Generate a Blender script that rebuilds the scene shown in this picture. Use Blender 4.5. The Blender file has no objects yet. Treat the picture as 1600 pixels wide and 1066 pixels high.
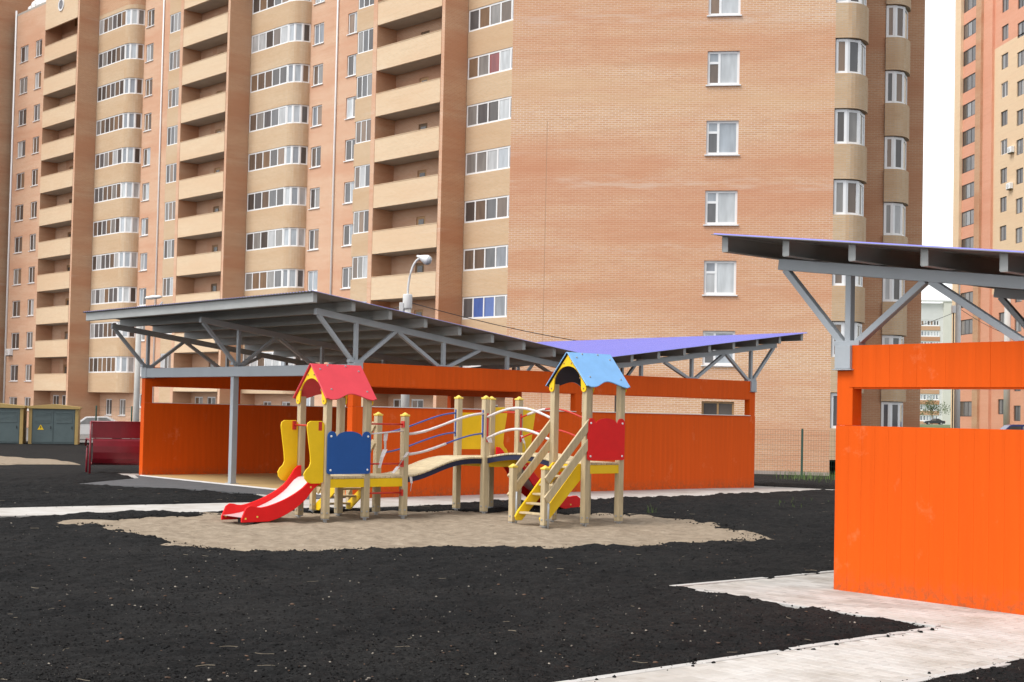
import bpy, bmesh, math, random
import numpy as np
from mathutils import Vector, Matrix
random.seed(7); rng = np.random.default_rng(7)
R = math.radians
sc = bpy.context.scene
COL = sc.collection

# ------------------------------------------------------------------ camera
cam_d = bpy.data.cameras.new('camera'); cam = bpy.data.objects.new('camera', cam_d); COL.objects.link(cam)
cam_d.sensor_width = 36.0; cam_d.lens = 50.555; cam_d.shift_y = 0.02546
cam_d.clip_start = 0.1; cam_d.clip_end = 6000
cam.location = (0, 0, 1.6)
cam.rotation_euler = (Matrix.Rotation(R(90 + 1.852), 3, 'X') @ Matrix.Rotation(R(1.242), 3, 'Z')).to_euler()
sc.camera = cam
# ------------------------------------------------------------------ sky, sun, exposure (bright overcast day)
SUN_EL, SUN_AZ = 57.0, 238.0           # azimuth clockwise from +Y : light from behind-left
world = bpy.data.worlds.new('World'); sc.world = world; world.use_nodes = True
wn, wl = world.node_tree.nodes, world.node_tree.links
for n in list(wn): wn.remove(n)
wo = wn.new('ShaderNodeOutputWorld'); bg = wn.new('ShaderNodeBackground'); sky = wn.new('ShaderNodeTexSky'); hs = wn.new('ShaderNodeHueSaturation')
sky.sky_type = 'NISHITA'; sky.sun_disc = False; sky.sun_elevation = R(SUN_EL); sky.sun_rotation = R(SUN_AZ)
sky.air_density = 1.0; sky.dust_density = 1.0; sky.ozone_density = 1.0
hs.inputs['Saturation'].default_value = 0.10
bg.inputs['Strength'].default_value = 0.15
wl.new(sky.outputs[0], hs.inputs['Color']); wl.new(hs.outputs[0], bg.inputs['Color']); wl.new(bg.outputs[0], wo.inputs['Surface'])
sun_d = bpy.data.lights.new('sun', 'SUN'); sun_d.energy = 1.5; sun_d.angle = R(25); sun_d.color = (1, .96, .9)
sun = bpy.data.objects.new('sun', sun_d); COL.objects.link(sun)
_d = Vector((math.sin(R(SUN_AZ)) * math.cos(R(SUN_EL)), math.cos(R(SUN_AZ)) * math.cos(R(SUN_EL)), math.sin(R(SUN_EL))))
sun.rotation_euler = _d.to_track_quat('Z', 'Y').to_euler(); sun.location = _d * 50
sc.view_settings.view_transform = 'Standard'; sc.view_settings.look = 'None'; sc.view_settings.gamma = 1
sc.view_settings.exposure = 0.85
sc.render.engine = 'CYCLES'
sc.render.resolution_x, sc.render.resolution_y = 1024, 682

# ------------------------------------------------------------------ materials
MATS = {}
def _mat(name):
    m = bpy.data.materials.new(name); m.use_nodes = True; MATS[name] = m
    nt = m.node_tree; return m, nt.nodes, nt.links, nt.nodes['Principled BSDF']
def N(nodes, t, **kw):
    n = nodes.new(t)
    for k, v in kw.items(): setattr(n, k, v)
    return n
def ramp(nodes, stops):
    r = nodes.new('ShaderNodeValToRGB'); e = r.color_ramp.elements
    while len(e) < len(stops): e.new(.5)
    for i, (p, c) in enumerate(stops): e[i].position = p; e[i].color = (*c, 1)
    return r
def c3(c, k): return tuple(min(1, x * k) for x in c)
def paint(name, col, rough=.45, var=.12, scale=3.0, stretch=(1, 1, 1), bump=0, bscale=40, metal=0, spec=.5, rnd=0):
    m, n, l, b = _mat(name)
    tc = N(n, 'ShaderNodeTexCoord'); mp = N(n, 'ShaderNodeMapping'); mp.inputs['Scale'].default_value = stretch
    nz = N(n, 'ShaderNodeTexNoise'); nz.inputs['Scale'].default_value = scale; nz.inputs['Detail'].default_value = 6; nz.inputs['Roughness'].default_value = .65
    l.new(tc.outputs['Object'], mp.inputs[0]); l.new(mp.outputs[0], nz.inputs['Vector'])
    r = ramp(n, [(.3, c3(col, 1 - var)), (.7, c3(col, 1 + var))]); l.new(nz.outputs['Fac'], r.inputs[0])
    out = r.outputs[0]
    if rnd:
        oi = N(n, 'ShaderNodeObjectInfo'); mr = N(n, 'ShaderNodeMapRange'); mr.inputs[3].default_value = 1 - rnd; mr.inputs[4].default_value = 1 + rnd
        l.new(oi.outputs['Random'], mr.inputs[0]); vm = N(n, 'ShaderNodeVectorMath', operation='SCALE'); l.new(out, vm.inputs[0]); l.new(mr.outputs[0], vm.inputs['Scale']); out = vm.outputs[0]
    l.new(out, b.inputs['Base Color'])
    b.inputs['Roughness'].default_value = rough; b.inputs['Metallic'].default_value = metal; b.inputs['Specular IOR Level'].default_value = spec
    if bump:
        n2 = N(n, 'ShaderNodeTexNoise'); n2.inputs['Scale'].default_value = bscale; n2.inputs['Detail'].default_value = 5
        l.new(mp.outputs[0], n2.inputs['Vector']); bp = N(n, 'ShaderNodeBump'); bp.inputs['Strength'].default_value = bump; bp.inputs['Distance'].default_value = .02
        l.new(n2.outputs['Fac'], bp.inputs['Height']); l.new(bp.outputs[0], b.inputs['Normal'])
    return m
def brick(name, c1, c2, mortar, red, pale, amt=.5, bands=()):
    m, n, l, b = _mat(name)
    uv = N(n, 'ShaderNodeUVMap', uv_map='UVMap')
    br = N(n, 'ShaderNodeTexBrick'); br.inputs['Scale'].default_value = 1; br.inputs['Brick Width'].default_value = .26; br.inputs['Row Height'].default_value = .077
    br.inputs['Mortar Size'].default_value = .013; br.inputs['Mortar Smooth'].default_value = .3; br.inputs['Bias'].default_value = 0
    br.inputs['Color1'].default_value = (*c1, 1); br.inputs['Color2'].default_value = (*c2, 1); br.inputs['Mortar'].default_value = (*mortar, 1)
    l.new(uv.outputs[0], br.inputs['Vector'])
    def streak(sx, sy, lo, hi, off):
        mp = N(n, 'ShaderNodeMapping'); mp.inputs['Scale'].default_value = (sx, sy, 1); mp.inputs['Location'].default_value = (off, off * 1.7, 0)
        nz = N(n, 'ShaderNodeTexNoise'); nz.inputs['Scale'].default_value = 1; nz.inputs['Detail'].default_value = 7; nz.inputs['Roughness'].default_value = .62
        l.new(uv.outputs[0], mp.inputs[0]); l.new(mp.outputs[0], nz.inputs['Vector'])
        r = ramp(n, [(lo, (0, 0, 0)), (hi, (1, 1, 1))]); l.new(nz.outputs['Fac'], r.inputs[0]); return r
    def mix(a, colr, fac, k):
        mu = N(n, 'ShaderNodeMath', operation='MULTIPLY'); mu.inputs[1].default_value = k; l.new(fac, mu.inputs[0])
        mx = N(n, 'ShaderNodeMix', data_type='RGBA'); l.new(mu.outputs[0], mx.inputs[0]); l.new(a, mx.inputs[6]); mx.inputs[7].default_value = (*colr, 1); return mx.outputs[2]
    o = mix(br.outputs['Color'], red, streak(.07, .33, .44, .60, 3.1).outputs[0], amt)
    o = mix(o, red, streak(.16, 2.2, .50, .66, 7.7).outputs[0], amt * .45)
    o = mix(o, pale, streak(.10, 1.5, .64, .74, 11.3).outputs[0], amt * .75)
    o = mix(o, c3(c1, .74), streak(.35, 5.0, .52, .74, 23.0).outputs[0], .32)
    if bands:
        sp = N(n, 'ShaderNodeSeparateXYZ'); l.new(uv.outputs[0], sp.inputs[0])
        wv = streak(.22, .22, .3, .7, 41.0)
        for zc, hw, colr, k, lo, hi, fx, fz in bands:
            ad = N(n, 'ShaderNodeMath', operation='MULTIPLY_ADD'); ad.inputs[1].default_value = .55; l.new(wv.outputs[0], ad.inputs[0]); l.new(sp.outputs[1], ad.inputs[2])
            sb = N(n, 'ShaderNodeMath', operation='SUBTRACT'); sb.inputs[1].default_value = zc + .27; l.new(ad.outputs[0], sb.inputs[0])
            ab = N(n, 'ShaderNodeMath', operation='ABSOLUTE'); l.new(sb.outputs[0], ab.inputs[0])
            mr = N(n, 'ShaderNodeMapRange'); mr.inputs[1].default_value = hw; mr.inputs[2].default_value = hw * .35; l.new(ab.outputs[0], mr.inputs[0])
            mu = N(n, 'ShaderNodeMath', operation='MULTIPLY'); l.new(mr.outputs[0], mu.inputs[0]); l.new(streak(fx, fz, lo, hi, zc).outputs[0], mu.inputs[1])
            o = mix(o, colr, mu.outputs[0], k)
    l.new(o, b.inputs['Base Color']); b.inputs['Roughness'].default_value = .9; b.inputs['Specular IOR Level'].default_value = .15
    bp = N(n, 'ShaderNodeBump'); bp.inputs['Strength'].default_value = .4; bp.inputs['Distance'].default_value = .01; bp.invert = True
    l.new(br.outputs['Fac'], bp.inputs['Height']); l.new(bp.outputs[0], b.inputs['Normal'])
    return m
def pane_mat(name, stops, rough=.06, spec=.5):
    # curtain / dark room colour behind polished glass: coat layer gives the reflection of the sky
    m, n, l, b = _mat(name)
    oi = N(n, 'ShaderNodeObjectInfo'); r = ramp(n, stops); r.color_ramp.interpolation = 'CONSTANT'; l.new(oi.outputs['Random'], r.inputs[0])
    tc = N(n, 'ShaderNodeTexCoord'); mp = N(n, 'ShaderNodeMapping'); mp.inputs['Scale'].default_value = (3.5, 3.5, .8)
    nz = N(n, 'ShaderNodeTexNoise'); nz.inputs['Scale'].default_value = 1.0; l.new(tc.outputs['Object'], mp.inputs[0])
    av = N(n, 'ShaderNodeVectorMath', operation='ADD'); l.new(mp.outputs[0], av.inputs[0]); l.new(oi.outputs['Location'], av.inputs[1]); l.new(av.outputs[0], nz.inputs['Vector'])
    rr = ramp(n, [(.35, (.82, .82, .82)), (.68, (1.12, 1.12, 1.12))]); l.new(nz.outputs['Fac'], rr.inputs[0])
    mx = N(n, 'ShaderNodeMix', data_type='RGBA', blend_type='MULTIPLY'); mx.inputs[0].default_value = 1; l.new(r.outputs[0], mx.inputs[6]); l.new(rr.outputs[0], mx.inputs[7])
    l.new(mx.outputs[2], b.inputs['Base Color']); b.inputs['Roughness'].default_value = .5; b.inputs['Specular IOR Level'].default_value = .2
    b.inputs['Coat Weight'].default_value = 1; b.inputs['Coat Roughness'].default_value = rough; b.inputs['Coat IOR'].default_value = 1.5
    return m

def planks_paint(name, col):
    m, n, l, b = _mat(name)
    tc = N(n, 'ShaderNodeTexCoord'); oi = N(n, 'ShaderNodeObjectInfo')
    mp = N(n, 'ShaderNodeMapping'); mp.inputs['Scale'].default_value = (9, 9, .55)
    av = N(n, 'ShaderNodeVectorMath', operation='ADD'); l.new(tc.outputs['Object'], mp.inputs[0]); l.new(mp.outputs[0], av.inputs[0]); l.new(oi.outputs['Location'], av.inputs[1])
    nz = N(n, 'ShaderNodeTexNoise'); nz.inputs['Scale'].default_value = 1.3; nz.inputs['Detail'].default_value = 6; l.new(av.outputs[0], nz.inputs['Vector'])
    r = ramp(n, [(.3, c3(col, .93)), (.72, c3(col, 1.04))]); l.new(nz.outputs['Fac'], r.inputs[0])
    # chalky scuffs
    n3 = N(n, 'ShaderNodeTexNoise'); n3.inputs['Scale'].default_value = 2.2; n3.inputs['Detail'].default_value = 8; n3.inputs['Roughness'].default_value = .7
    geo = N(n, 'ShaderNodeNewGeometry'); l.new(geo.outputs['Position'], n3.inputs['Vector'])
    r3 = ramp(n, [(.60, (0, 0, 0)), (.76, (.5, .5, .5))]); l.new(n3.outputs['Fac'], r3.inputs[0])
    mx = N(n, 'ShaderNodeMix', data_type='RGBA'); l.new(r3.outputs[0], mx.inputs[0]); l.new(r.outputs[0], mx.inputs[6]); mx.inputs[7].default_value = (.80, .27, .12, 1)
    # mud splashed on the lowest hand's breadth of the boards
    sz = N(n, 'ShaderNodeSeparateXYZ'); l.new(tc.outputs['Object'], sz.inputs[0])
    ms = N(n, 'ShaderNodeMapRange'); ms.inputs[1].default_value = .20; ms.inputs[2].default_value = -.02; l.new(sz.outputs[2], ms.inputs[0])
    n4 = N(n, 'ShaderNodeTexNoise'); n4.inputs['Scale'].default_value = 14; n4.inputs['Detail'].default_value = 8; n4.inputs['Roughness'].default_value = .75; l.new(geo.outputs['Position'], n4.inputs['Vector'])
    r4 = ramp(n, [(.42, (0, 0, 0)), (.66, (.75, .75, .75))]); l.new(n4.outputs['Fac'], r4.inputs[0])
    mq = N(n, 'ShaderNodeMath', operation='MULTIPLY'); l.new(ms.outputs[0], mq.inputs[0]); l.new(r4.outputs[0], mq.inputs[1])
    mz = N(n, 'ShaderNodeMix', data_type='RGBA'); l.new(mq.outputs[0], mz.inputs[0]); l.new(mx.outputs[2], mz.inputs[6]); mz.inputs[7].default_value = (.20, .085, .04, 1)
    mr = N(n, 'ShaderNodeMapRange'); mr.inputs[3].default_value = .975; mr.inputs[4].default_value = 1.02; l.new(oi.outputs['Random'], mr.inputs[0])
    vm = N(n, 'ShaderNodeVectorMath', operation='SCALE'); l.new(mz.outputs[2], vm.inputs[0]); l.new(mr.outputs[0], vm.inputs['Scale'])
    l.new(vm.outputs[0], b.inputs['Base Color']); b.inputs['Roughness'].default_value = .6; b.inputs['Specular IOR Level'].default_value = .13
    bp = N(n, 'ShaderNodeBump'); bp.inputs['Strength'].default_value = .25; bp.inputs['Distance'].default_value = .01; l.new(nz.outputs['Fac'], bp.inputs['Height']); l.new(bp.outputs[0], b.inputs['Normal'])
    return m

M_orange = planks_paint('orange_paint', (.71, .092, .004))
M_steel = paint('grey_steel_paint', (.36, .39, .42), .42, .06, 2, bump=.04)
M_purlin = paint('purlin_paint', (.33, .34, .335), .5, .12, 5, stretch=(1, .3, 1))
M_sheetT = paint('violet_sheet', (.20, .20, .60), .42, .05, 1.2, stretch=(.3, 3, 1))
M_sheetB = paint('grey_sheet_back', (.19, .185, .175), .55, .06, 1.5)
M_white = paint('white_plastic', (.78, .79, .80), .35, .03, 4)
M_sill = paint('sill_metal', (.72, .70, .68), .4, .06, 4)
M_wood = paint('planed_wood', (.50, .40, .245), .6, .17, 3.5, stretch=(6, 6, .8), bump=.12, bscale=16, rnd=.07)
M_woodp = paint('plank_wood', (.60, .49, .31), .6, .14, 4, stretch=(3, 3, 3), bump=.1, bscale=16, rnd=.1)
M_yel = paint('yellow_panel', (.86, .56, .012), .45, .05, 4, spec=.3)
M_yelc = paint('yellow_cap', (.80, .60, .10), .35, .05, 4)
M_red = paint('red_panel', (.80, .013, .014), .5, .06, 4, spec=.25)
M_redroof = paint('red_roof', (.66, .055, .075), .4, .06, 3, spec=.25, rnd=.0)
M_redt = paint('red_tube', (.55, .03, .02), .35, .08, 8)
M_blue = paint('blue_panel', (.018, .09, .33), .5, .06, 4, spec=.25)
M_blueroof = paint('blue_roof', (.20, .43, .76), .35, .08, 4)
M_navy = paint('navy_edge', (.012, .016, .05), .5, .1, 6)
M_bluet = paint('blue_tube', (.06, .10, .34), .35, .1, 9)
M_film = paint('white_film', (.72, .66, .66), .3, .12, 30, bump=.6, bscale=60)
M_bolt = paint('bolt_steel', (.42, .43, .44), .45, .08, 9, metal=.5)
M_steelslide = paint('slide_steel', (.74, .74, .75), .22, .04, 4, metal=.25)
M_floor = paint('ochre_floor', (.56, .38, .17), .6, .1, 2, stretch=(.4, 5, 1))
M_conc = paint('concrete', (.46, .45, .43), .85, .12, 2.5, bump=.2, bscale=25)
M_asph = paint('asphalt', (.10, .10, .105), .9, .18, 3, bump=.4, bscale=90)
M_slab = paint('concrete_soffit', (.42, .39, .35), .9, .1, 1)
M_green = paint('fence_green', (.03, .08, .06), .5, .1, 5)
M_crimson = paint('crimson_metal', (.20, .012, .022), .32, .16, 3)
M_kiosk = paint('kiosk_grey', (.085, .12, .125), .5, .1, 2)
M_kyel = paint('kiosk_yellow', (.42, .29, .10), .55, .1, 2)
M_black = paint('black_rubber', (.015, .015, .016), .6, .1, 8)
M_brown = paint('brown_wood_frame', (.34, .20, .085), .5, .15, 6)
M_door = paint('balcony_door', (.34, .20, .09), .5, .2, 2, rnd=.6)
M_lamp = paint('lamp_grey', (.58, .58, .57), .45, .08, 4)
M_dark = paint('dark_frame', (.05, .042, .04), .5, .1, 6)
M_ltile = paint('grey_paint', (.50, .49, .47), .8, .08, .6)
BR_face = brick('brick_tan', (.67, .405, .235), (.605, .335, .185), (.74, .61, .49), (.58, .262, .142), (.74, .64, .56), .55, bands=[(10.6, 2.7, (.575, .25, .14), .55, .30, .55, .09, .6), (11.0, .34, (.70, .57, .47), .6, .46, .70, .5, 4), (8.4, .22, (.70, .56, .46), .5, .48, .7, .5, 5), (17.75, .40, (.70, .58, .49), .55, .46, .7, .5, 4), (14.9, 1.1, (.68, .46, .28), .5, .35, .6, .12, .8)])
BR_long = brick('brick_red_tan', (.645, .40, .26), (.595, .345, .215), (.66, .52, .41), (.55, .28, .175), (.68, .56, .46), .55)
BR_pier = brick('brick_pier_red', (.555, .32, .185), (.50, .275, .155), (.56, .42, .31), (.46, .215, .12), (.62, .50, .40), .6)
BR_yel = brick('brick_yellow', (.70, .525, .345), (.65, .47, .295), (.66, .56, .44), (.64, .44, .28), (.72, .63, .52), .45)
BR_band = brick('brick_dull_yellow', (.61, .44, .28), (.555, .39, .24), (.54, .45, .345), (.50, .32, .185), (.62, .53, .43), .45)
BR_coral = brick('brick_coral', (.72, .35, .225), (.69, .32, .20), (.70, .42, .32), (.62, .26, .16), (.76, .48, .38), .3)
BR_beige = brick('brick_beige', (.76, .57, .37), (.73, .53, .335), (.74, .59, .44), (.73, .50, .32), (.78, .64, .48), .3)
GL = pane_mat('window_glass', [(0, (.065, .056, .052)), (.2, (.14, .10, .075)), (.38, (.10, .10, .105)), (.55, (.22, .21, .20)), (.70, (.21, .135, .085)), (.84, (.42, .43, .44))])
GL_light = pane_mat('window_glass_net_curtain', [(0, (.42, .46, .50)), (.3, (.34, .38, .42)), (.55, (.50, .53, .55)), (.8, (.22, .24, .27))])
GL_dark = pane_mat('window_glass_dark', [(0, (.05, .043, .04)), (.3, (.09, .075, .065)), (.55, (.14, .12, .11)), (.8, (.24, .24, .24))])
GL_laundry = pane_mat('window_glass_laundry', [(0, (.30, .05, .05)), (.6, (.22, .05, .05))])
GL_blue = pane_mat('window_glass_blue_blind', [(0, (.10, .20, .55)), (.6, (.06, .12, .36))])

# ------------------------------------------------------------------ mesh helpers
class MB:
    def __init__(s): s.v = []; s.f = []; s.m = []
    def quad(s, pts, mi=0):
        b = len(s.v); s.v += [tuple(p) for p in pts]; s.f.append(tuple(range(b, b + len(pts)))); s.m.append(mi); return s
    def box(s, x0, x1, y0, y1, z0, z1, mi=0):
        b = len(s.v)
        s.v += [(x0, y0, z0), (x1, y0, z0), (x1, y1, z0), (x0, y1, z0), (x0, y0, z1), (x1, y0, z1), (x1, y1, z1), (x0, y1, z1)]
        for q in ((0, 3, 2, 1), (4, 5, 6, 7), (0, 1, 5, 4), (1, 2, 6, 5), (2, 3, 7, 6), (3, 0, 4, 7)): s.f.append(tuple(b + i for i in q)); s.m.append(mi)
        return s
    def bar(s, p, q, w, h, up=(0, 0, 1), mi=0):
        p, q = Vector(p), Vector(q); d = (q - p).normalized(); up = Vector(up)
        if abs(d.dot(up)) > .98: up = Vector((0, 1, 0))
        sx = d.cross(up).normalized() * (w / 2); sy = sx.cross(d).normalized() * (h / 2); b = len(s.v)
        for o in (p, q):
            for a, c in ((-1, -1), (1, -1), (1, 1), (-1, 1)): s.v.append(tuple(o + sx * a + sy * c))
        for k in ((3, 2, 1, 0), (4, 5, 6, 7), (0, 1, 5, 4), (1, 2, 6, 5), (2, 3, 7, 6), (3, 0, 4, 7)): s.f.append(tuple(b + i for i in k)); s.m.append(mi)
        return s
    def tube(s, pts, r, n=8, mi=0):
        pts = [Vector(p) for p in pts]; b = len(s.v); K = len(pts)
        rr = r if isinstance(r, (list, tuple)) else [r] * K
        ref = Vector((0, 0, 1))
        if all(abs((pts[i + 1] - pts[i]).normalized().z) > .95 for i in range(K - 1)): ref = Vector((0, 1, 0))
        for i, p in enumerate(pts):
            d = (pts[min(i + 1, K - 1)] - pts[max(i - 1, 0)]).normalized()
            rf = ref if abs(d.dot(ref)) < .98 else Vector((0, 1, 0)); a = d.cross(rf).normalized(); c = a.cross(d)
            for k in range(n): t = 2 * math.pi * k / n; s.v.append(tuple(p + a * math.cos(t) * rr[i] + c * math.sin(t) * rr[i]))
        for i in range(K - 1):
            for k in range(n): s.f.append((b + i * n + k, b + i * n + (k + 1) % n, b + (i + 1) * n + (k + 1) % n, b + (i + 1) * n + k)); s.m.append(mi)
        s.f.append(tuple(b + k for k in reversed(range(n)))); s.m.append(mi)
        s.f.append(tuple(b + (K - 1) * n + k for k in range(n))); s.m.append(mi)
        return s
    def prism(s, poly, fn, t0, t1, mi=0):
        """poly: 2-D outline; fn(a, b, t) -> point"""
        b = len(s.v); n = len(poly)
        for t in (t0, t1):
            for a, c in poly: s.v.append(tuple(fn(a, c, t)))
        s.f.append(tuple(b + i for i in range(n))); s.f.append(tuple(b + n + i for i in reversed(range(n)))); s.m += [mi, mi]
        for i in range(n): j = (i + 1) % n; s.f.append((b + i, b + n + i, b + n + j, b + j)); s.m.append(mi)
        return s
    def lathe(s, prof, n=16, cx=0, cy=0, mi=0):
        b = len(s.v); K = len(prof)
        for r, z in prof:
            for k in range(n): t = 2 * math.pi * k / n; s.v.append((cx + r * math.cos(t), cy + r * math.sin(t), z))
        for i in range(K - 1):
            for k in range(n): s.f.append((b + i * n + k, b + i * n + (k + 1) % n, b + (i + 1) * n + (k + 1) % n, b + (i + 1) * n + k)); s.m.append(mi)
        s.f.append(tuple(b + k for k in reversed(range(n)))); s.m.append(mi); s.f.append(tuple(b + (K - 1) * n + k for k in range(n))); s.m.append(mi)
        return s
    def mesh(s, name, mats, bevel=0, fix=True, smooth=False, segs=2):
        me = bpy.data.meshes.new(name); me.from_pydata(s.v, [], s.f)
        for m in (mats if isinstance(mats, (list, tuple)) else [mats]): me.materials.append(m)
        me.polygons.foreach_set('material_index', s.m)
        if fix or bevel:
            bm = bmesh.new(); bm.from_mesh(me)
            if bevel:
                bmesh.ops.remove_doubles(bm, verts=bm.verts, dist=1e-5)
            if fix: bmesh.ops.recalc_face_normals(bm, faces=bm.faces)
            if bevel:
                eds = [e for e in bm.edges if len(e.link_faces) == 2 and e.calc_face_angle(0) > .6]
                bmesh.ops.bevel(bm, geom=eds, offset=bevel, segments=segs, affect='EDGES', profile=.6)
            bm.to_mesh(me); bm.free()
        uv = me.uv_layers.new(name='UVMap')
        nl = len(me.loops); vi = np.zeros(nl, np.int32); me.loops.foreach_get('vertex_index', vi)
        co = np.zeros(len(me.vertices) * 3); me.vertices.foreach_get('co', co); co = co.reshape(-1, 3)
        nn = np.zeros(len(me.polygons) * 3); me.polygons.foreach_get('normal', nn); nn = nn.reshape(-1, 3)
        lt = np.zeros(len(me.polygons), np.int32); me.polygons.foreach_get('loop_total', lt); nr = np.repeat(nn, lt, axis=0); P = co[vi]
        h = np.hypot(nr[:, 0], nr[:, 1]) + 1e-9; top = np.abs(nr[:, 2]) > .8
        s_ = np.where(top, P[:, 0], (-nr[:, 1] * P[:, 0] + nr[:, 0] * P[:, 1]) / h); t_ = np.where(top, P[:, 1], P[:, 2])
        uv.data.foreach_set('uv', np.stack([s_, t_], 1).astype(np.float32).ravel())
        if smooth: me.polygons.foreach_set('use_smooth', [True] * len(me.polygons))
        return me
    def build(s, name, mats, parent=None, loc=(0, 0, 0), rz=0, **kw):
        return link(name, s.mesh(name, mats, **kw), parent, loc, rz)
def link(name, me, parent=None, loc=(0, 0, 0), rz=0):
    o = bpy.data.objects.new(name, me); COL.objects.link(o); o.parent = parent; o.location = loc; o.rotation_euler = (0, 0, rz); return o
def tag(o, label=None, cat=None, group=None, kind=None):
    if label: o['label'] = label
    if cat: o['category'] = cat
    if group: o['group'] = group
    if kind: o['kind'] = kind
    return o
def thing(name, label, cat, loc=(0, 0, 0), rz=0, group=None):
    o = bpy.data.objects.new(name, None); COL.objects.link(o); o.location = loc; o.rotation_euler = (0, 0, rz); o.empty_display_size = .3
    return tag(o, label, cat, group)
KIDS = {}
def copy_tree(o, parent=None, link_kids=None):
    c = o.copy(); COL.objects.link(c); c.parent = parent
    for ch in link_kids.get(o, []): copy_tree(ch, c, link_kids)
    return c
def kidmap():
    d = {}
    for o in bpy.data.objects:
        if o.parent: d.setdefault(o.parent, []).append(o)
    return d
def holes_wall(x0, x1, z0, z1, holes, y=0.0, depth=.18, mb=None):
    """wall face in the x-z plane at y (seen from -y) with rectangular openings and reveals"""
    mb = mb or MB(); xs = sorted({x0, x1, *[h[0] for h in holes], *[h[1] for h in holes]}); zs = sorted({z0, z1, *[h[2] for h in holes], *[h[3] for h in holes]})
    xs = [x for x in xs if x0 <= x <= x1]; zs = [z for z in zs if z0 <= z <= z1]
    for i in range(len(xs) - 1):
        j = 0
        while j < len(zs) - 1:
            cx = (xs[i] + xs[i + 1]) / 2; ins = lambda k: any(h[0] < cx < h[1] and h[2] < (zs[k] + zs[k + 1]) / 2 < h[3] for h in holes)
            if ins(j): j += 1; continue
            k = j
            while k + 1 < len(zs) - 1 and not ins(k + 1): k += 1
            mb.quad([(xs[i], y, zs[j]), (xs[i + 1], y, zs[j]), (xs[i + 1], y, zs[k + 1]), (xs[i], y, zs[k + 1])]); j = k + 1
    for a, b, c, d in holes:
        c_, d_ = max(c, z0), min(d, z1)
        mb.quad([(a, y, c_), (a, y, d_), (a, y + depth, d_), (a, y + depth, c_)]); mb.quad([(b, y, d_), (b, y, c_), (b, y + depth, c_), (b, y + depth, d_)])
        mb.quad([(a, y, d_), (b, y, d_), (b, y + depth, d_), (a, y + depth, d_)]); mb.quad([(b, y, c_), (a, y, c_), (a, y + depth, c_), (b, y + depth, c_)])
    return mb
_wc = {}
def window(parent, x, y, z, w, h, cols, fr=.055, mat=None, glass=None, rz=0, sill=True, trans=None, fm=None, depth=.06):
    """cols: relative pane widths; trans: {col index: fraction of height of a transom}; origin bottom-left, faces -y"""
    fm = fm or M_white; glass = glass or GL; trans = trans or {}
    key = (round(w, 3), round(h, 3), tuple(cols), fr, fm.name, sill, tuple(trans.items()), depth)
    tot = sum(cols)
    if key not in _wc:
        mb = MB(); rects = []
        mb.box(0, w, 0, depth, 0, fr); mb.box(0, w, 0, depth, h - fr, h); mb.box(0, fr, 0, depth, fr, h - fr); mb.box(w - fr, w, 0, depth, fr, h - fr)
        xx = 0
        for i, c in enumerate(cols):
            a, b = xx, xx + c / tot * w; xx = b
            l = fr if i == 0 else a + fr / 2; r = w - fr if i == len(cols) - 1 else b - fr / 2
            if i < len(cols) - 1: mb.box(b - fr / 2, b + fr / 2, .001, depth, fr, h - fr)
            if i in trans:
                zt = h * trans[i]; mb.box(l, r, .002, depth, zt - fr / 2, zt + fr / 2); rects += [(l, r, fr, zt - fr / 2), (l, r, zt + fr / 2, h - fr)]
            else: rects.append((l, r, fr, h - fr))
        if sill: mb.box(-.06, w + .06, -.14, depth, -.05, -.004)
        pm = [(a, c, MB().box(0, b - a, .02, depth - .008, 0, d - c).mesh('pane', [GL], fix=False)) for a, b, c, d in rects]
        _wc[key] = (mb.mesh('window', [fm], fix=False), pm)
    fme, pm = _wc[key]
    o = link('window', fme, parent, (x, y, z), rz)
    for i, (a, c, me) in enumerate(pm):
        p = link('pane', me, o, (a, 0, c))
        g = glass(i) if callable(glass) else glass
        if g is not GL: p.material_slots[0].link = 'OBJECT'; p.material_slots[0].material = g
    return o

# ------------------------------------------------------------------ world frame (metres, camera at origin)
YAW = .7087
U = np.array([math.cos(YAW), math.sin(YAW)]); V = np.array([-U[1], U[0]])
FAR_O = np.array([-2.81, 25.497]); NEAR_O = np.array([3.209, 14.205])
GZ = [(-4000, -.1), (8, -.1), (14, -.06), (20, -.05), (24, .0), (25.5, .045), (33, .05), (40, -.1), (55, -.56), (4000, -.56)]
def gz(y): return np.interp(y, [p[0] for p in GZ], [p[1] for p in GZ])
UN, VN = -V, U
def near(a, b): return NEAR_O + UN * a + VN * b
def far(a, b): return FAR_O + U * a + V * b
SAND = np.array([(-6.0, 20.3), (-5.55, 21.0), (-4.53, 21.94), (-3.45, 22.51), (-2.01, 23.2), (-.57, 23.48), (.57, 23.4), (1.94, 23.5), (2.68, 22.8), (3.2, 21.51), (3.53, 20.13), (2.77, 19.13), (1.68, 18.39), (.53, 17.98), (-.73, 17.5), (-1.5, 17.4), (-2.21, 16.9), (-3.21, 16.6), (-4.26, 17.65), (-5.16, 18.92)])
PAVE_N = np.array([near(-1, -1.27), near(2.0, -1.27), near(2.0, -10), near(3.25, -10), near(3.25, -1.27), near(13, -1.27), near(13, 10), near(-1, 10)])
PAVE_F = np.array([far(-16, 2.4), far(-16, 1.0), far(-6.4, -.64), far(-2.2, -1.5), far(.5, -1.75), far(12.2, -1.75), far(12.2, 9.5), far(0, 9.5), far(-.5, 7.2), far(-2.6, 5.5), far(-1.4, 3.2), far(-.95, 1.6), far(-1.2, .25), far(-1.9, .05), far(-6, .74)])
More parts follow.
